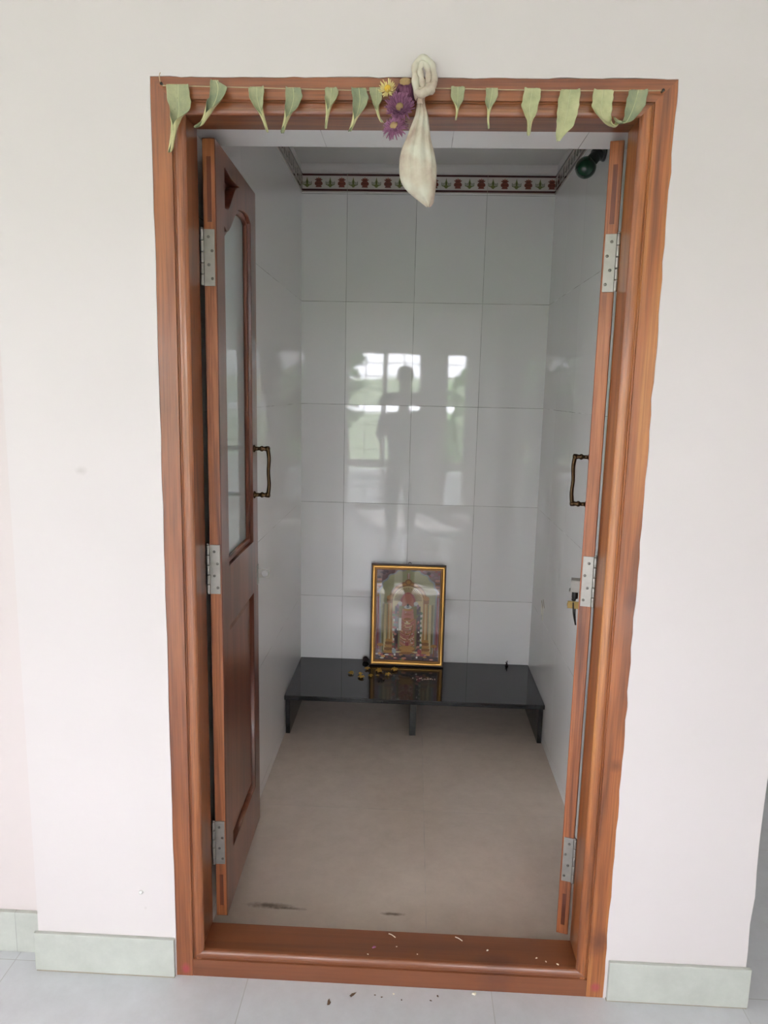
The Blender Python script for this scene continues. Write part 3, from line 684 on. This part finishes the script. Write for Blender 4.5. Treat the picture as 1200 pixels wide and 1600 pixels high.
# ------------------------------------------------------------------ offerings on the bench
def petal_heap(name, x, y, r, mat, seed, label, group, cat='flower', n=7, hgt=.4, dz=bz):
    q = random.Random(seed); m = MB()
    for i in range(n):
        a = 2 * math.pi * i / n + q.uniform(-.4, .4); L = r * q.uniform(.7, 1.15); w = L * q.uniform(.28, .45); up = q.uniform(.1, hgt) * r * 1.6
        rows = []
        for j in range(6):
            t = j / 5; ww = w * math.sin(math.pi * (t * .85 + .12)) ; rr = L * t; z = .0012 + up * math.sin(math.pi * t * .9) * .9 + q.uniform(0, .001)
            c = Vector((math.cos(a), math.sin(a), 0)); s = Vector((-math.sin(a), math.cos(a), 0))
            rows.append([c * rr + s * ww * k + Vector((0, 0, z + abs(k) * ww * .5)) for k in (-1, -.5, 0, .5, 1)])
        m.grid(rows)
    m.lathe([(r * .2, 0), (r * .28, r * .12), (r * .15, r * .3)], (0, 0, 0), seg=9)
    o = m.build(name, mat, fix=False); o.location = (x, y, dz + .0004); o.rotation_euler[2] = q.uniform(0, 6)
    s = o.modifiers.new('thickness', 'SOLIDIFY'); s.thickness = .0006; s.offset = 1
    return tag(o, label, cat, group)
GP = 'wilted golden petals on the bench'
for i, (x, y, r, lb) in enumerate([
        (-.233, 1.552, .016, 'wilted golden blossom on the bench, leftmost of the scatter before the picture'),
        (-.160, 1.612, .015, 'wilted golden blossom on the bench at the picture frame\'s left lower corner'),
        (-.183, 1.512, .017, 'wilted golden blossom on the bench nearest the front at left of the dark flower'),
        (-.188, 1.548, .012, 'small golden blossom on the bench just behind the front left blossom'),
        (-.140, 1.530, .013, 'pale golden blossom with a whitish tip on the bench left of the dark flower'),
        (-.104, 1.588, .020, 'largest golden blossom on the bench, behind the dark flower'),
        (-.106, 1.540, .009, 'smallest golden blossom on the bench touching the dark flower'),
        (-.060, 1.548, .017, 'wilted golden blossom on the bench right beside the dark flower'),
        (-.032, 1.612, .017, 'wilted golden blossom on the bench, rightmost, in front of the picture')]):
    petal_heap('golden_blossom', x, y, r, M['gold_petal'], 10 + i, lb, GP)
petal_heap('dried_flower', -.090, 1.515, .017, M['dark_flower'], 40, 'dried dark red flower on the bench among the golden blossoms', None, n=12, hgt=.7)
m = MB(); q = random.Random(3)
m.lathe([(.003, 0), (.011, .003), (.0145, .011), (.012, .020), (.005, .025)], seg=14, rip=lambda a, i: 1 + .12 * math.sin(5 * a + i))
for i in range(7):
    a = q.uniform(0, 6.28); m.tube([(.010 * math.cos(a), .010 * math.sin(a), .012), (.020 * math.cos(a), .020 * math.sin(a), .012 + q.uniform(-.006, .008))], [.002, .0006], 5)
o = m.build('dried_flower_bud', M['dark_flower']); o.location = (-.176, 1.712, bz + .0002); tag(o, 'dark dried flower bud on the bench at the left foot of the picture', 'flower')
m = MB(); m.lathe([(.006, 0), (.007, .004), (.004, .010), (.003, .014)], seg=10); m.tube([(0, 0, .012), (.001, -.003, .026)], .002, 6); m.tube([(0, 0, .012), (-.006, .002, .018)], .0018, 6)
o = m.build('incense_stub', M['dark_flower']); o.location = (.505, 1.722, bz + .0002); tag(o, 'small dark incense stub standing on the bench near the right end', 'incense')
m = MB(); q = random.Random(5)
for i in range(46):
    x, y = q.gauss(0, .026), q.gauss(0, .006); r = q.uniform(.0012, .0032)
    m.lathe([(r, 0), (r * .9, r * .35), (r * .3, r * .55)], (max(-.05, min(.05, x)), y, 0), seg=7)
o = m.build('incense_ash', M['ash']); o.location = (.104, 1.523, bz + .0002); tag(o, 'streak of pinkish incense ash on the black bench before the picture', 'ash', kind='stuff')

# ------------------------------------------------------------------ green bulb on the right wall
bc = Vector((.5475, .865, 2.1865)); axis = Vector((.60, .30, .72)).normalized()
bulb = empty('night_lamp', tuple(bc)); tag(bulb, 'unlit dark green glass bulb in a black holder on the right shrine wall', 'lamp')
rb = .033
prof = [(.002, -rb)] + [(rb * math.sin(t), -rb * math.cos(t)) for t in [math.pi * i / 14 for i in range(1, 11)]] + [(.0155, .030), (.0135, .036)]
MB().lathe(prof, (0, 0, 0), axis, 28).build('bulb', M['bulb_green'], bulb)
hold = MB().lathe([(.0165, .030), (.019, .033), (.019, .052), (.017, .056), (.022, .058), (.022, .066), (.018, .074)], (0, 0, 0), axis, 20)
end = axis * .07; wallx = XR - bc.x
hold.tube([end, end + Vector((.012, .004, .012)), Vector((wallx - .012, end.y + .012, end.z + .012))], .017, 14)
hold.lathe([(.034, 0), (.034, .006), (.028, .012)], (wallx - .0005, end.y + .012, end.z + .012), (-1, 0, 0), 24)
hold.build('holder', M['bakelite'], bulb)

# ------------------------------------------------------------------ leaf garland over the door
sy = -.0075
sag = smooth_path([(-.507, sy, 2.0800), (-.40, sy, 2.0785), (-.2, sy, 2.0745), (0.0, sy, 2.072), (.045, sy, 2.0775), (.2, sy, 2.0755), (.36, sy, 2.0745), (.504, sy, 2.0755)], 8)
m = MB().tube(sag, .0011, 6)
m.tube(smooth_path([(-.507, sy, 2.0800), (-.512, sy, 2.088), (-.512, sy - .004, 2.098), (-.509, sy - .006, 2.102)], 4), .0010, 6)
m.tube([(-.507, sy, 2.0800), (-.470, sy + .001, 2.0815)], .0009, 6)
strg = m.build('garland_thread', M['thread']); tag(strg, 'thin pale thread stretched across the door lintel carrying dried leaves', 'thread')
MB().lathe([(.0018, 0), (.0018, .010), (.003, .0102), (.003, .012)], (-.509, .001, 2.083), (0, -1, 0), 8).build('nail', M['iron'], strg)
MB().lathe([(.0018, 0), (.0018, .010), (.003, .0102), (.003, .012)], (.504, .001, 2.0755), (0, -1, 0), 8).build('nail', M['iron'], strg)

def hang_leaf(rows, label, mat='leaf_green', wk=1.33):
    """rows: (x, z, half width left, half width right, curl, forward) down the midrib"""
    rows = [(x, z, wl * wk * (1.4 if cu > 1.4 else 1), wr * wk * (1.4 if cu > 1.4 else 1), cu * (1.5 if cu > 1.4 else 1), fw) for x, z, wl, wr, cu, fw in rows]
    rows = smooth_path(rows, 4); m = MB(); K = 12; g = []; mid = []
    for x, z, wl, wr, cu, fw in rows:
        line = []
        for k in range(-K // 2, K // 2 + 1):
            s = k / (K / 2); w = (wl if s < 0 else wr) * (1 + .05 * abs(s) * math.sin(310 * z + 40 * x + 2 * (s > 0))); th = max(cu, .02)
            dx = w * math.sin(abs(s) * th) / th * (1 if s > 0 else -1); dy = w * (1 - math.cos(s * th)) / th
            line.append((x + dx, sy - .0022 - fw - dy, z + .0022 * math.sin(5 * s + 130 * z + 50 * x) * abs(s)))
        g.append(line); mid.append((x, sy - .0030 - fw, z))
    m.grid(g); o = m.build('mango_leaf', [M['leaf_pale'], M[mat]], fix=False)
    sol = o.modifiers.new('thickness', 'SOLIDIFY'); sol.thickness = .0009; sol.offset = -1; sol.material_offset = 1; sol.material_offset_rim = 1
    sub = o.modifiers.new('smooth', 'SUBSURF'); sub.levels = 1; sub.render_levels = 1
    tag(o, label, 'leaf', 'dried leaves on the door thread')
    MB().tube(mid[:int(len(mid) * .62)], [.0011 * (1 - .5 * i / len(mid)) for i in range(int(len(mid) * .62))], 5).build('midrib', M['leaf_vein'], o)
    # folded-over flap behind the thread
    fl = MB(); x, z, wl, wr, cu, fw = rows[0]
    fl.grid([[(x + s * (wl if s < 0 else wr) * .9, sy + .0022 - .0035 * (1 - t) , z - .010 * t + .001) for s in (-1, -.5, 0, .5, 1)] for t in (0, .5, 1)])
    f = fl.build('folded_flap', M['leaf_pale'], o, fix=False); f.modifiers.new('t', 'SOLIDIFY').thickness = .0006
    return o
T = 2.0815
hang_leaf([(-.474, T, .017, .016, .35, 0), (-.473, 2.050, .016, .019, .5, .002), (-.472, 2.030, .013, .021, .8, .004), (-.476, 2.008, .012, .014, 1.6, .007), (-.481, 1.992, .011, .011, 2.2, .006), (-.486, 1.972, .0095, .0095, 2.2, .003), (-.490, 1.957, .007, .007, 1.9, .003), (-.494, 1.950, .003, .003, 1.6, .004)], 'largest dried leaf on the thread, long and twisted, hanging at the frame\'s left corner', wk=1.45)
hang_leaf([(-.396, T + .008, .008, .004, .5, 0), (-.391, 2.075, .013, .016, .6, .002), (-.394, 2.055, .012, .016, .9, .004), (-.404, 2.034, .012, .013, 1.5, .005), (-.418, 2.014, .010, .010, 2.2, .004), (-.428, 2.001, .008, .008, 1.8, .004), (-.440, 1.998, .002, .003, .8, .006)], 'dried leaf slanting down to the left, second along the thread from its left nail', 'leaf_green_dark')
hang_leaf([(-.312, T - .004, .0125, .012, .4, 0), (-.311, 2.058, .0135, .012, .7, .002), (-.307, 2.040, .012, .010, 1.3, .004), (-.300, 2.022, .009, .009, 2.1, .005), (-.294, 2.006, .0065, .006, 2.4, .003), (-.290, 1.990, .0025, .0025, 1, .003)], 'dried leaf tapering to a point towards the right, third along the thread from the left')
hang_leaf([(-.238, T - .005, .012, .0125, .4, 0), (-.236, 2.058, .013, .015, .5, .002), (-.240, 2.038, .012, .014, 1.0, .003), (-.247, 2.020, .010, .010, 1.8, .005), (-.254, 2.004, .008, .007, 2.2, .003), (-.259, 1.989, .003, .003, 1, .003)], 'dried leaf with a tip curling to the left, fourth along the thread from the left', 'leaf_green_dark')
hang_leaf([(-.160, T - .005, .0095, .0095, .4, 0), (-.159, 2.060, .011, .012, .7, .002), (-.163, 2.040, .0095, .0095, 1.6, .004), (-.167, 2.020, .006, .006, 2.3, .004), (-.170, 1.998, .0025, .0025, 1.4, .003)], 'narrow pointed dried leaf, fifth along the thread from the left')
hang_leaf([(-.104, T - .005, .0125, .012, .4, 0), (-.101, 2.055, .012, .014, .5, .002), (-.103, 2.037, .011, .0125, .9, .003), (-.109, 2.018, .009, .009, 1.8, .005), (-.115, 2.004, .0075, .007, 2.3, .004), (-.121, 1.993, .003, .003, 1.2, .004)], 'dried leaf twisting to the left, next but one left of the yellow flower', 'leaf_green_dark')
hang_leaf([(-.068, T - .004, .012, .010, .4, 0), (-.067, 2.062, .011, .009, .6, .002), (-.068, 2.046, .008, .010, 1.3, .004), (-.065, 2.030, .0065, .0065, 2.2, .005), (-.060, 2.018, .005, .005, 2.2, .003), (-.055, 2.011, .002, .003, 1, .003)], 'short dried leaf right beside the yellow flower, tip curling to the right')
hang_leaf([(.096, T - .002, .0105, .0105, .35, 0), (.096, 2.066, .0115, .011, .5, .002), (.096, 2.051, .010, .0095, .9, .003), (.096, 2.036, .006, .006, 2.0, .005), (.095, 2.024, .004, .004, 2.4, .003), (.094, 2.016, .002, .002, 1.4, .003)], 'small spoon-shaped dried leaf, first to the right of the cloth bundle')
hang_leaf([(.165, T - .004, .010, .009, .35, 0), (.164, 2.062, .010, .0095, .6, .002), (.161, 2.046, .009, .009, 1.2, .003), (.159, 2.030, .0055, .006, 2.2, .005), (.159, 2.015, .004, .004, 2.4, .003), (.161, 2.000, .0018, .0018, 1.2, .003)], 'thin dried leaf with a long rolled tail, second to the right of the cloth bundle')
hang_leaf([(.245, T - .004, .0125, .0125, .3, 0), (.243, 2.058, .0135, .0145, .45, .002), (.241, 2.038, .0145, .0125, .7, .003), (.241, 2.022, .010, .012, 1.3, .005), (.241, 2.006, .006, .0075, 1.8, .004), (.241, 1.988, .002, .002, .8, .003)], 'wavy-edged dried leaf with a notched point, third to the right of the cloth bundle', 'leaf_light')
hang_leaf([(.321, T - .006, .0150, .0150, .25, 0), (.318, 2.055, .0165, .0165, .4, .002), (.316, 2.030, .0165, .0165, .5, .003), (.311, 2.008, .013, .0155, .7, .004), (.306, 1.992, .009, .010, .8, .003), (.302, 1.978, .003, .003, .6, .003)], 'broad flat light green dried leaf hanging lowest on the right half of the thread', 'leaf_light')
hang_leaf([(.386, T - .006, .0155, .0155, .25, 0), (.384, 2.055, .0155, .0165, .35, .002), (.383, 2.038, .0155, .0165, .6, .003), (.387, 2.022, .014, .0145, 1.2, .007), (.397, 2.008, .010, .011, 1.9, .008), (.411, 2.004, .006, .007, 2.0, .006), (.418, 2.018, .002, .002, 1, .003)], 'broad dried leaf bent at its tip to meet the last leaf on the right', 'leaf_light')
hang_leaf([(.455, T - .006, .0145, .0145, .25, 0), (.451, 2.056, .0145, .0155, .35, .002), (.445, 2.036, .013, .0155, .6, .003), (.437, 2.018, .010, .0125, 1.2, .006), (.428, 2.010, .009, .009, 1.8, .007), (.417, 2.014, .005, .005, 1.8, .005), (.411, 2.023, .002, .002, 1, .004)], 'greyish green dried leaf hanging last on the right, curled towards its neighbour', 'leaf_green_dark')

# ------------------------------------------------------------------ knotted cloth bundle
bag = empty('cloth_bundle', (.03, -.03, 2.06)); tag(bag, 'stained white muslin bundle knotted and hung at the middle of the lintel', 'cloth bundle')
sil = [(2.0585, .0160, .0275), (2.0369, .0153, .0307), (2.0190, .0125, .0363), (1.9951, .0024, .0409), (1.9710, -.0060, .0456), (1.9468, -.0157, .0528), (1.9225, -.0180, .0578), (1.8981, -.0150, .0583), (1.8798, -.0049, .0576), (1.8640, .0138, .0555), (1.8531, .0298, .0533), (1.8470, .0391, .0483)]
sil = smooth_path(sil, 4); m = MB(); rows = []; K = 64
for i, (z, l, r) in enumerate(sil):
    cx, hw = (l + r) / 2, (r - l) / 2; t = (2.06 - z) / .213; fold = .75 * max(0.0, 1 - 1.25 * t) ** 1.2 + .03
    dep = min(hw * .85, .027)
    row = []
    for k in range(K + 1):
        a = 2 * math.pi * k / K
        f = 1 + fold * (.9 * (1 - abs(math.sin(5.5 * a + 1.3 + .5 * t))) ** 2.2 - .75 * (1 - abs(math.sin(4 * a + .4 + 1.2 * t))) ** 4) + .025 * math.sin(3 * a + 5 * t)
        row.append((cx + hw * math.cos(a) * (1 if abs(math.cos(a)) > .95 else f), min(-.030 + dep * math.sin(a) * f, -.0085), z + .002 * math.sin(5 * a)))
    rows.append(row)
m.grid(rows); m.poly([p for p in rows[-1][:-1]])
child(m.build('pouch', M['cloth'], fix=True), bag)
m = MB(); y = -.030
m.tube(smooth_path([(.020, y, 2.050), (.014, y, 2.066), (.012, y + .004, 2.085), (.0105, y + .006, 2.102), (.015, y + .004, 2.117), (.026, y, 2.121), (.037, y - .002, 2.113), (.044, y, 2.098), (.045, y, 2.082), (.040, y, 2.070), (.030, y, 2.060)], 6),
       [.0088 + .0012 * math.sin(i * .7) for i in range(61)], 12)
m.tube(smooth_path([(.024, y, 2.048), (.026, y - .008, 2.068), (.0225, y - .007, 2.085), (.019, y - .006, 2.100), (.024, y - .006, 2.112), (.033, y - .008, 2.104), (.036, y - .008, 2.088), (.034, y - .008, 2.068)], 6), [.0056 + .001 * math.sin(i * .9) for i in range(43)], 12)
child(m.build('loop', M['cloth']), bag)
m = MB()
m.tube(smooth_path([(.014, y - .006, 2.060), (.022, y - .012, 2.054), (.032, y - .010, 2.060), (.042, y - .006, 2.068), (.049, y - .002, 2.078)], 6), [.006 + .0030 * math.sin(math.pi * i / 24) for i in range(25)], 12)
m.tube(smooth_path([(.0215, y - .003, 2.038), (.0225, y - .005, 2.052), (.024, y - .004, 2.066)], 5), [.0075, .0070, .0064, .006, .006, .006, .0065, .007, .0075, .008, .0085], 12)
m.lathe([(.004, -.011), (.010, -.007), (.0115, 0), (.0095, .007), (.004, .011)], (.0385, y - .005, 2.066), (.4, -.2, .9), 12, rip=lambda a, i: 1 + .12 * math.sin(3 * a + i))
child(m.build('knot', M['cloth']), bag)

# ------------------------------------------------------------------ chrysanthemums tied beside the bundle
def mum(name, loc, axis, r, n, pet, disc, label, droop, L0=1.0, rd=.36):
    root = empty(name, loc); q = random.Random(hash(label) % 1000 if False else len(label) * 7 + n)
    tag(root, label, 'flower', 'chrysanthemums beside the cloth bundle')
    Q = Vector((0, 0, 1)).rotation_difference(Vector(axis).normalized()).to_matrix()
    m = MB()
    for ring in range(4):
        nn = n - ring * 4
        for i in range(nn):
            a = 2 * math.pi * i / nn + q.uniform(-.2, .2); L = r * q.uniform(.75, 1.12) * (1 - .13 * ring); w = r * .060 * q.uniform(.7, 1.3)
            c = Vector((math.cos(a), math.sin(a), 0)); s = Vector((-math.sin(a), math.cos(a), 0)); dr = droop + q.uniform(-.35, .3) + .12 * ring; rows = []
            bend = q.uniform(-.15, .15)
            for j in range(6):
                t = j / 5; rr = r * rd * .7 + (L - r * rd * .7) * t
                ww = w * (.5 + .7 * math.sin(math.pi * min(t * .8 + .15, 1)))
                h = dr * r * t * t * .8 + .0015 * ring
                p = c * rr + s * bend * r * t * t + Vector((0, 0, h))
                rows.append([Q @ (p + s * ww * k + Vector((0, 0, abs(k) * ww * .6))) for k in (-1, 0, 1)])
            m.grid(rows)
    o = m.build('petals', pet, root, fix=False); sm = o.modifiers.new('t', 'SOLIDIFY'); sm.thickness = .0004
    d = MB().lathe([(r * rd * .8, -.002), (r * rd, .004), (r * rd * .85, .0075), (r * rd * .45, .0095), (r * rd * .1, .0098)], (0, 0, 0), tuple(Q @ Vector((0, 0, 1))), 18, rip=lambda a, i: 1 + .06 * math.sin(11 * a + 2 * i))
    d.build('disc', disc, root)
    return root
mum('yellow_chrysanthemum', (-.0435, -.030, 2.0655), (-.25, -1, .25), .0190, 19, M['pet_yellow'], M['pet_yellow2'], 'small pale yellow chrysanthemum hanging left of the cloth bundle', .35)
mum('purple_chrysanthemum', (-.0100, -.024, 2.0790), (0, -.75, .75), .0220, 48, M['pet_dark'], M['pet_tan'], 'faded purple chrysanthemum with its tan crown turned up, topmost by the bundle', -1.6, rd=.52)
mum('purple_chrysanthemum', (-.0190, -.029, 2.0320), (-.1, -1, .15), .0295, 58, M['pet_purple'], M['pet_tan'], 'faded purple chrysanthemum facing the front, middle one of the purple three', .3, rd=.30)
mum('purple_chrysanthemum', (-.0285, -.030, 1.9960), (-.35, -1, .45), .0255, 52, M['pet_purple'], M['pet_tan'], 'faded purple chrysanthemum facing left, lowest one beside the bundle', -.2, rd=.36)

# ------------------------------------------------------------------ crumbs and scuffs
def bit(name, x, y, z, mat, s, label, group, cat, seed, long=1.0):
    q = random.Random(seed); m = MB()
    m.lathe([(s * .5, 0), (s, s * .35), (s * .8, s * .8), (s * .2, s * 1.05)], seg=8, rip=lambda a, i: 1 + .25 * math.sin(3 * a + seed + i))
    o = m.build(name, mat); o.scale = (long, 1, .8); o.rotation_euler[2] = q.uniform(0, 3.1); o.location = (x, y, z + .0003); return tag(o, label, cat, group)
tz = .0672
GG = 'grains on the threshold'
for i, (x, y, s, lb) in enumerate([
        (-.052, .022, .0016, 'pale grain on the threshold, leftmost of two below the purple petal scrap'),
        (.020, .052, .0014, 'pale grain on the middle of the threshold near its back edge'),
        (.073, .0305, .0013, 'tiny pale grain on the threshold just right of the middle'),
        (.252, .055, .0022, 'pale grain on the threshold beside the dark scuff at its right half'),
        (.374, .038, .0020, 'pale grain on the threshold, left one of a pair near the right jamb'),
        (.396, .028, .0017, 'pale grain on the threshold, right one of a pair near the right jamb'),
        (.424, .021, .0024, 'largest grain on the threshold, lying closest to the right jamb')]):
    bit('grain', x, y, tz + .0002, M['bit'], s, lb, GG, 'crumb', i, 1.5)
bit('petal_scrap', -.038, .046, tz, M['bit_purple'], .0035, 'small purple petal scrap on the threshold left of the middle', None, 'petal', 21, 1.6)
for i, (x, lb) in enumerate([(.006, 'short white straw at the back edge of the threshold, left one'), (.180, 'short white straw at the back edge of the threshold, right one')]):
    m = MB().tube(smooth_path([(x - .008, .094, tz + .002), (x, .090, tz + .0025), (x + .010, .083, tz + .001)], 4), .0011, 6)
    tag(m.build('straw', M['bit']), lb, 'straw', 'straws on the threshold')
for i, (x, y, s, mt, lb, lg) in enumerate([
        (-.141, -.059, .004, 'bit_brown', 'three-pronged brown leaf scrap on the hall floor below the threshold', 2.4),
        (-.085, -.033, .0035, 'bit_brown', 'dark brown elongated scrap on the hall floor left of the crumbs', 2.8),
        (.016, -.024, .0022, 'bit', 'white crumb on the hall floor close under the threshold\'s middle', 1.3),
        (.125, -.023, .0020, 'bit_brown', 'small dark scrap on the hall floor right of the white crumb', 1.8),
        (.1075, -.0376, .0017, 'bit_brown', 'pale brown scrap on the hall floor, furthest from the threshold at right', 2.0),
        (.216, -.0115, .0045, 'bit', 'cream pebble-like crumb on the hall floor beside the threshold at right', 1.3),
        (-.030, -.030, .0016, 'bit_brown', 'tiny brown speck on the hall floor between two larger scraps', 1.5),
        (-.013, -.035, .0016, 'bit_brown', 'tiny brown speck on the hall floor left of the white crumb', 1.9),
        (.036, -.040, .0016, 'bit_brown', 'tiny brown speck on the hall floor right of the white crumb', 1.6)]):
    bit('floor_crumb', x, y, 0, M[mt], s, lb, 'crumbs on the hall floor', 'crumb', 50 + i, lg)
# ------------------------------------------------------------------ what the glazed tiles mirror: the photographer, the garden
def skin_body(name, verts, edges, radii, mat, parent=None, sub=2):
    me = bpy.data.meshes.new(name); me.from_pydata(verts, edges, []); o = bpy.data.objects.new(name, me); COL.objects.link(o)
    md = o.modifiers.new('skin', 'SKIN'); md.use_smooth_shade = True
    if not me.skin_vertices: me.skin_vertices.new()
    for i, r in enumerate(radii): me.skin_vertices[0].data[i].radius = r if isinstance(r, tuple) else (r, r)
    me.skin_vertices[0].data[0].use_root = True
    sm = o.modifiers.new('sub', 'SUBSURF'); sm.levels = sub; sm.render_levels = sub
    me.materials.append(mat)
    if parent: o.parent = parent
    return o
px, py = -.085, -2.02
V = [(px, py, .90), (px, py - .005, 1.05), (px, py - .01, 1.22), (px, py - .01, 1.36), (px, py, 1.44), (px, py + .015, 1.50), (px, py + .025, 1.58), (px, py + .025, 1.66)]
E_ = [(i, i + 1) for i in range(7)]; RR = [(.15, .11), (.135, .10), (.15, .105), (.145, .095), (.07, .06), (.052, .052), (.072, .085), (.06, .075)]
def chain(start, pts, rad):
    k = start
    for p, r in zip(pts, rad): V.append(p); RR.append(r); E_.append((k, len(V) - 1)); k = len(V) - 1
for s in (-1, 1):
    chain(0, [(px + s * .09, py, .84), (px + s * .10, py + .01, .48), (px + s * .10, py - .01, .10), (px + s * .105, py + .03, .045), (px + s * .115, py + .15, .030)], [.085, .058, .038, .036, .028])
hx, hy, hz = .027, -1.60, 1.455
hands = {-1: (hx - .066, hy - .01, hz - .015), 1: (hx + .066, hy - .01, hz - .015)}
chain(3, [(px - .17, py, 1.40), (-.33, py + .09, 1.20), (hands[-1][0] - .035, hy - .05, hz - .045)], [.052, .040, .026])
chain(3, [(px + .17, py, 1.40), (.165, py + .09, 1.20), (hands[1][0] + .035, hy - .05, hz - .045)], [.052, .040, .026])
wr = {-1: len(V) - 4, 1: len(V) - 1}
for s in (-1, 1):
    h = hands[s]; chain(wr[s], [(h[0] + s * .022, h[1] - .015, h[2] - .02)], [(.022, .016)]); palm = len(V) - 1
    for j in range(4):
        z = h[2] + .035 - .022 * j
        chain(palm, [(h[0] + s * .014, h[1] - .004, z), (h[0] + s * .002, h[1] + .016, z + .002), (h[0] - s * .018, h[1] + .018, z + .003)], [.0088, .008, .0068])
    chain(palm, [(h[0] + s * .010, h[1] - .018, h[2] + .010), (h[0] - s * .008, h[1] - .022, h[2] + .028)], [.0095, .008])
person = skin_body('person', V, E_, RR, M['skin']); tag(person, 'person standing in the hall holding up a phone, mirrored in the back wall tiles', 'person')
cl = [(px, py, .98), (px, py - .005, 1.08), (px, py - .01, 1.24), (px, py - .01, 1.38), (px, py, 1.45), (px - .18, py, 1.40), (px - .235, py + .04, 1.31), (px + .18, py, 1.40), (px + .235, py + .04, 1.31)]
skin_body('shirt', cl, [(0, 1), (1, 2), (2, 3), (3, 4), (3, 5), (5, 6), (3, 7), (7, 8)], [(.165, .125), (.16, .12), (.168, .122), (.16, .11), (.075, .07), .072, .066, .072, .066], M['shirt'], person)
tr = [(px, py, .99), (px, py, .90)]; te = [(0, 1)]; tr_r = [(.150, .115), (.158, .12)]
for s in (-1, 1):
    b = len(tr); tr += [(px + s * .092, py, .80), (px + s * .10, py + .01, .48), (px + s * .10, py - .01, .09)]; te += [(1, b), (b, b + 1), (b + 1, b + 2)]; tr_r += [.098, .074, .060]
skin_body('trousers', tr, te, tr_r, M['trousers'], person)
m = MB(); m.lathe([(.079, -.02), (.086, .02), (.084, .06), (.066, .095), (.03, .112), (.004, .116)], (px, py + .010, 1.605), (0, -.12, 1), 20); m.build('hair', M['hair'], person)
m = MB(); m.lathe([(.006, 0), (.012, .006), (.008, .012)], (px, py + .105, 1.600), (0, .3, 1), 8); m.build('nose', M['skin'], person)
ph = empty('phone', (.0285, -1.583, 1.4500), (math.radians(-9.5), 0, .0427)); tag(ph, 'dark phone held up by the person, mirrored in the tiles', 'phone')
MB().box(-.039, .039, -.006, .002, -.135, .030).build('body', M['phone'], ph, bevel=.003)
# garden
m = MB().box(-3.5, 2.8, HY - 1.5, HY - 1.35, -.35, .62).box(-3.55, 2.85, HY - 1.55, HY - 1.30, .62, .70)
tag(m.build('garden_wall', M['sofa'], bevel=.006), kind='structure')
gm = MB(); q = random.Random(2)
rows = []
for i in range(14):
    y = HY - .25 - i * 3.2; rows.append([(x, y, -.35 + max(0, i - 1.5) * 3.2 * .074 + .15 * math.sin(x * .3 + i)) for x in range(-40, 41, 5)])
gm.grid(rows); tag(gm.build('ground', M['grass'], fix=False), kind='structure')
gl = MB(); gl.grid([[(HXL - .3 - i * 3, y, -.35 + .05 * i) for y in range(-6, 8, 2)] for i in range(10)]); tag(gl.build('ground_side', M['grass'], fix=False), kind='structure')
def tree(x, y, h, r, label, low=.25):
    root = empty('garden_tree', (x, y, -.3)); tag(root, label, 'tree', 'garden trees mirrored in the tiles')
    MB().tube([(0, 0, 0), (.05, .02, h * .4), (0, 0, h * .75)], [.10, .08, .04], 8).build('trunk', M['bark'], root)
    m = MB()
    for i in range(420):
        a, u, rr = q.uniform(0, 6.28), q.uniform(-1, 1), r * q.uniform(.5, 1) ; c = Vector((rr * math.cos(a) * math.sqrt(1 - u * u), rr * math.sin(a) * math.sqrt(1 - u * u), h * (low + (1 - low) / 2) + u * h * (1 - low) / 2))
        d = Vector((q.gauss(0, 1), q.gauss(0, 1), q.gauss(0, 1))).normalized(); e = d.orthogonal(); s = r * .16
        m.poly([c + d * s, c + e * s * .5, c - d * s, c - e * s * .5])
    m.build('foliage', M['bush'], root, fix=False)
tree(-2.6, -12.0, 4.2, 1.5, 'leafy garden tree seen through the wide hall window at its left side')
tree(1.2, -9.5, 2.2, .9, 'rounded green shrub seen through the narrow hall window', .05)
tree(4.2, -11.5, 3.2, 1.4, 'leafy garden tree furthest along the hall windows', .1)
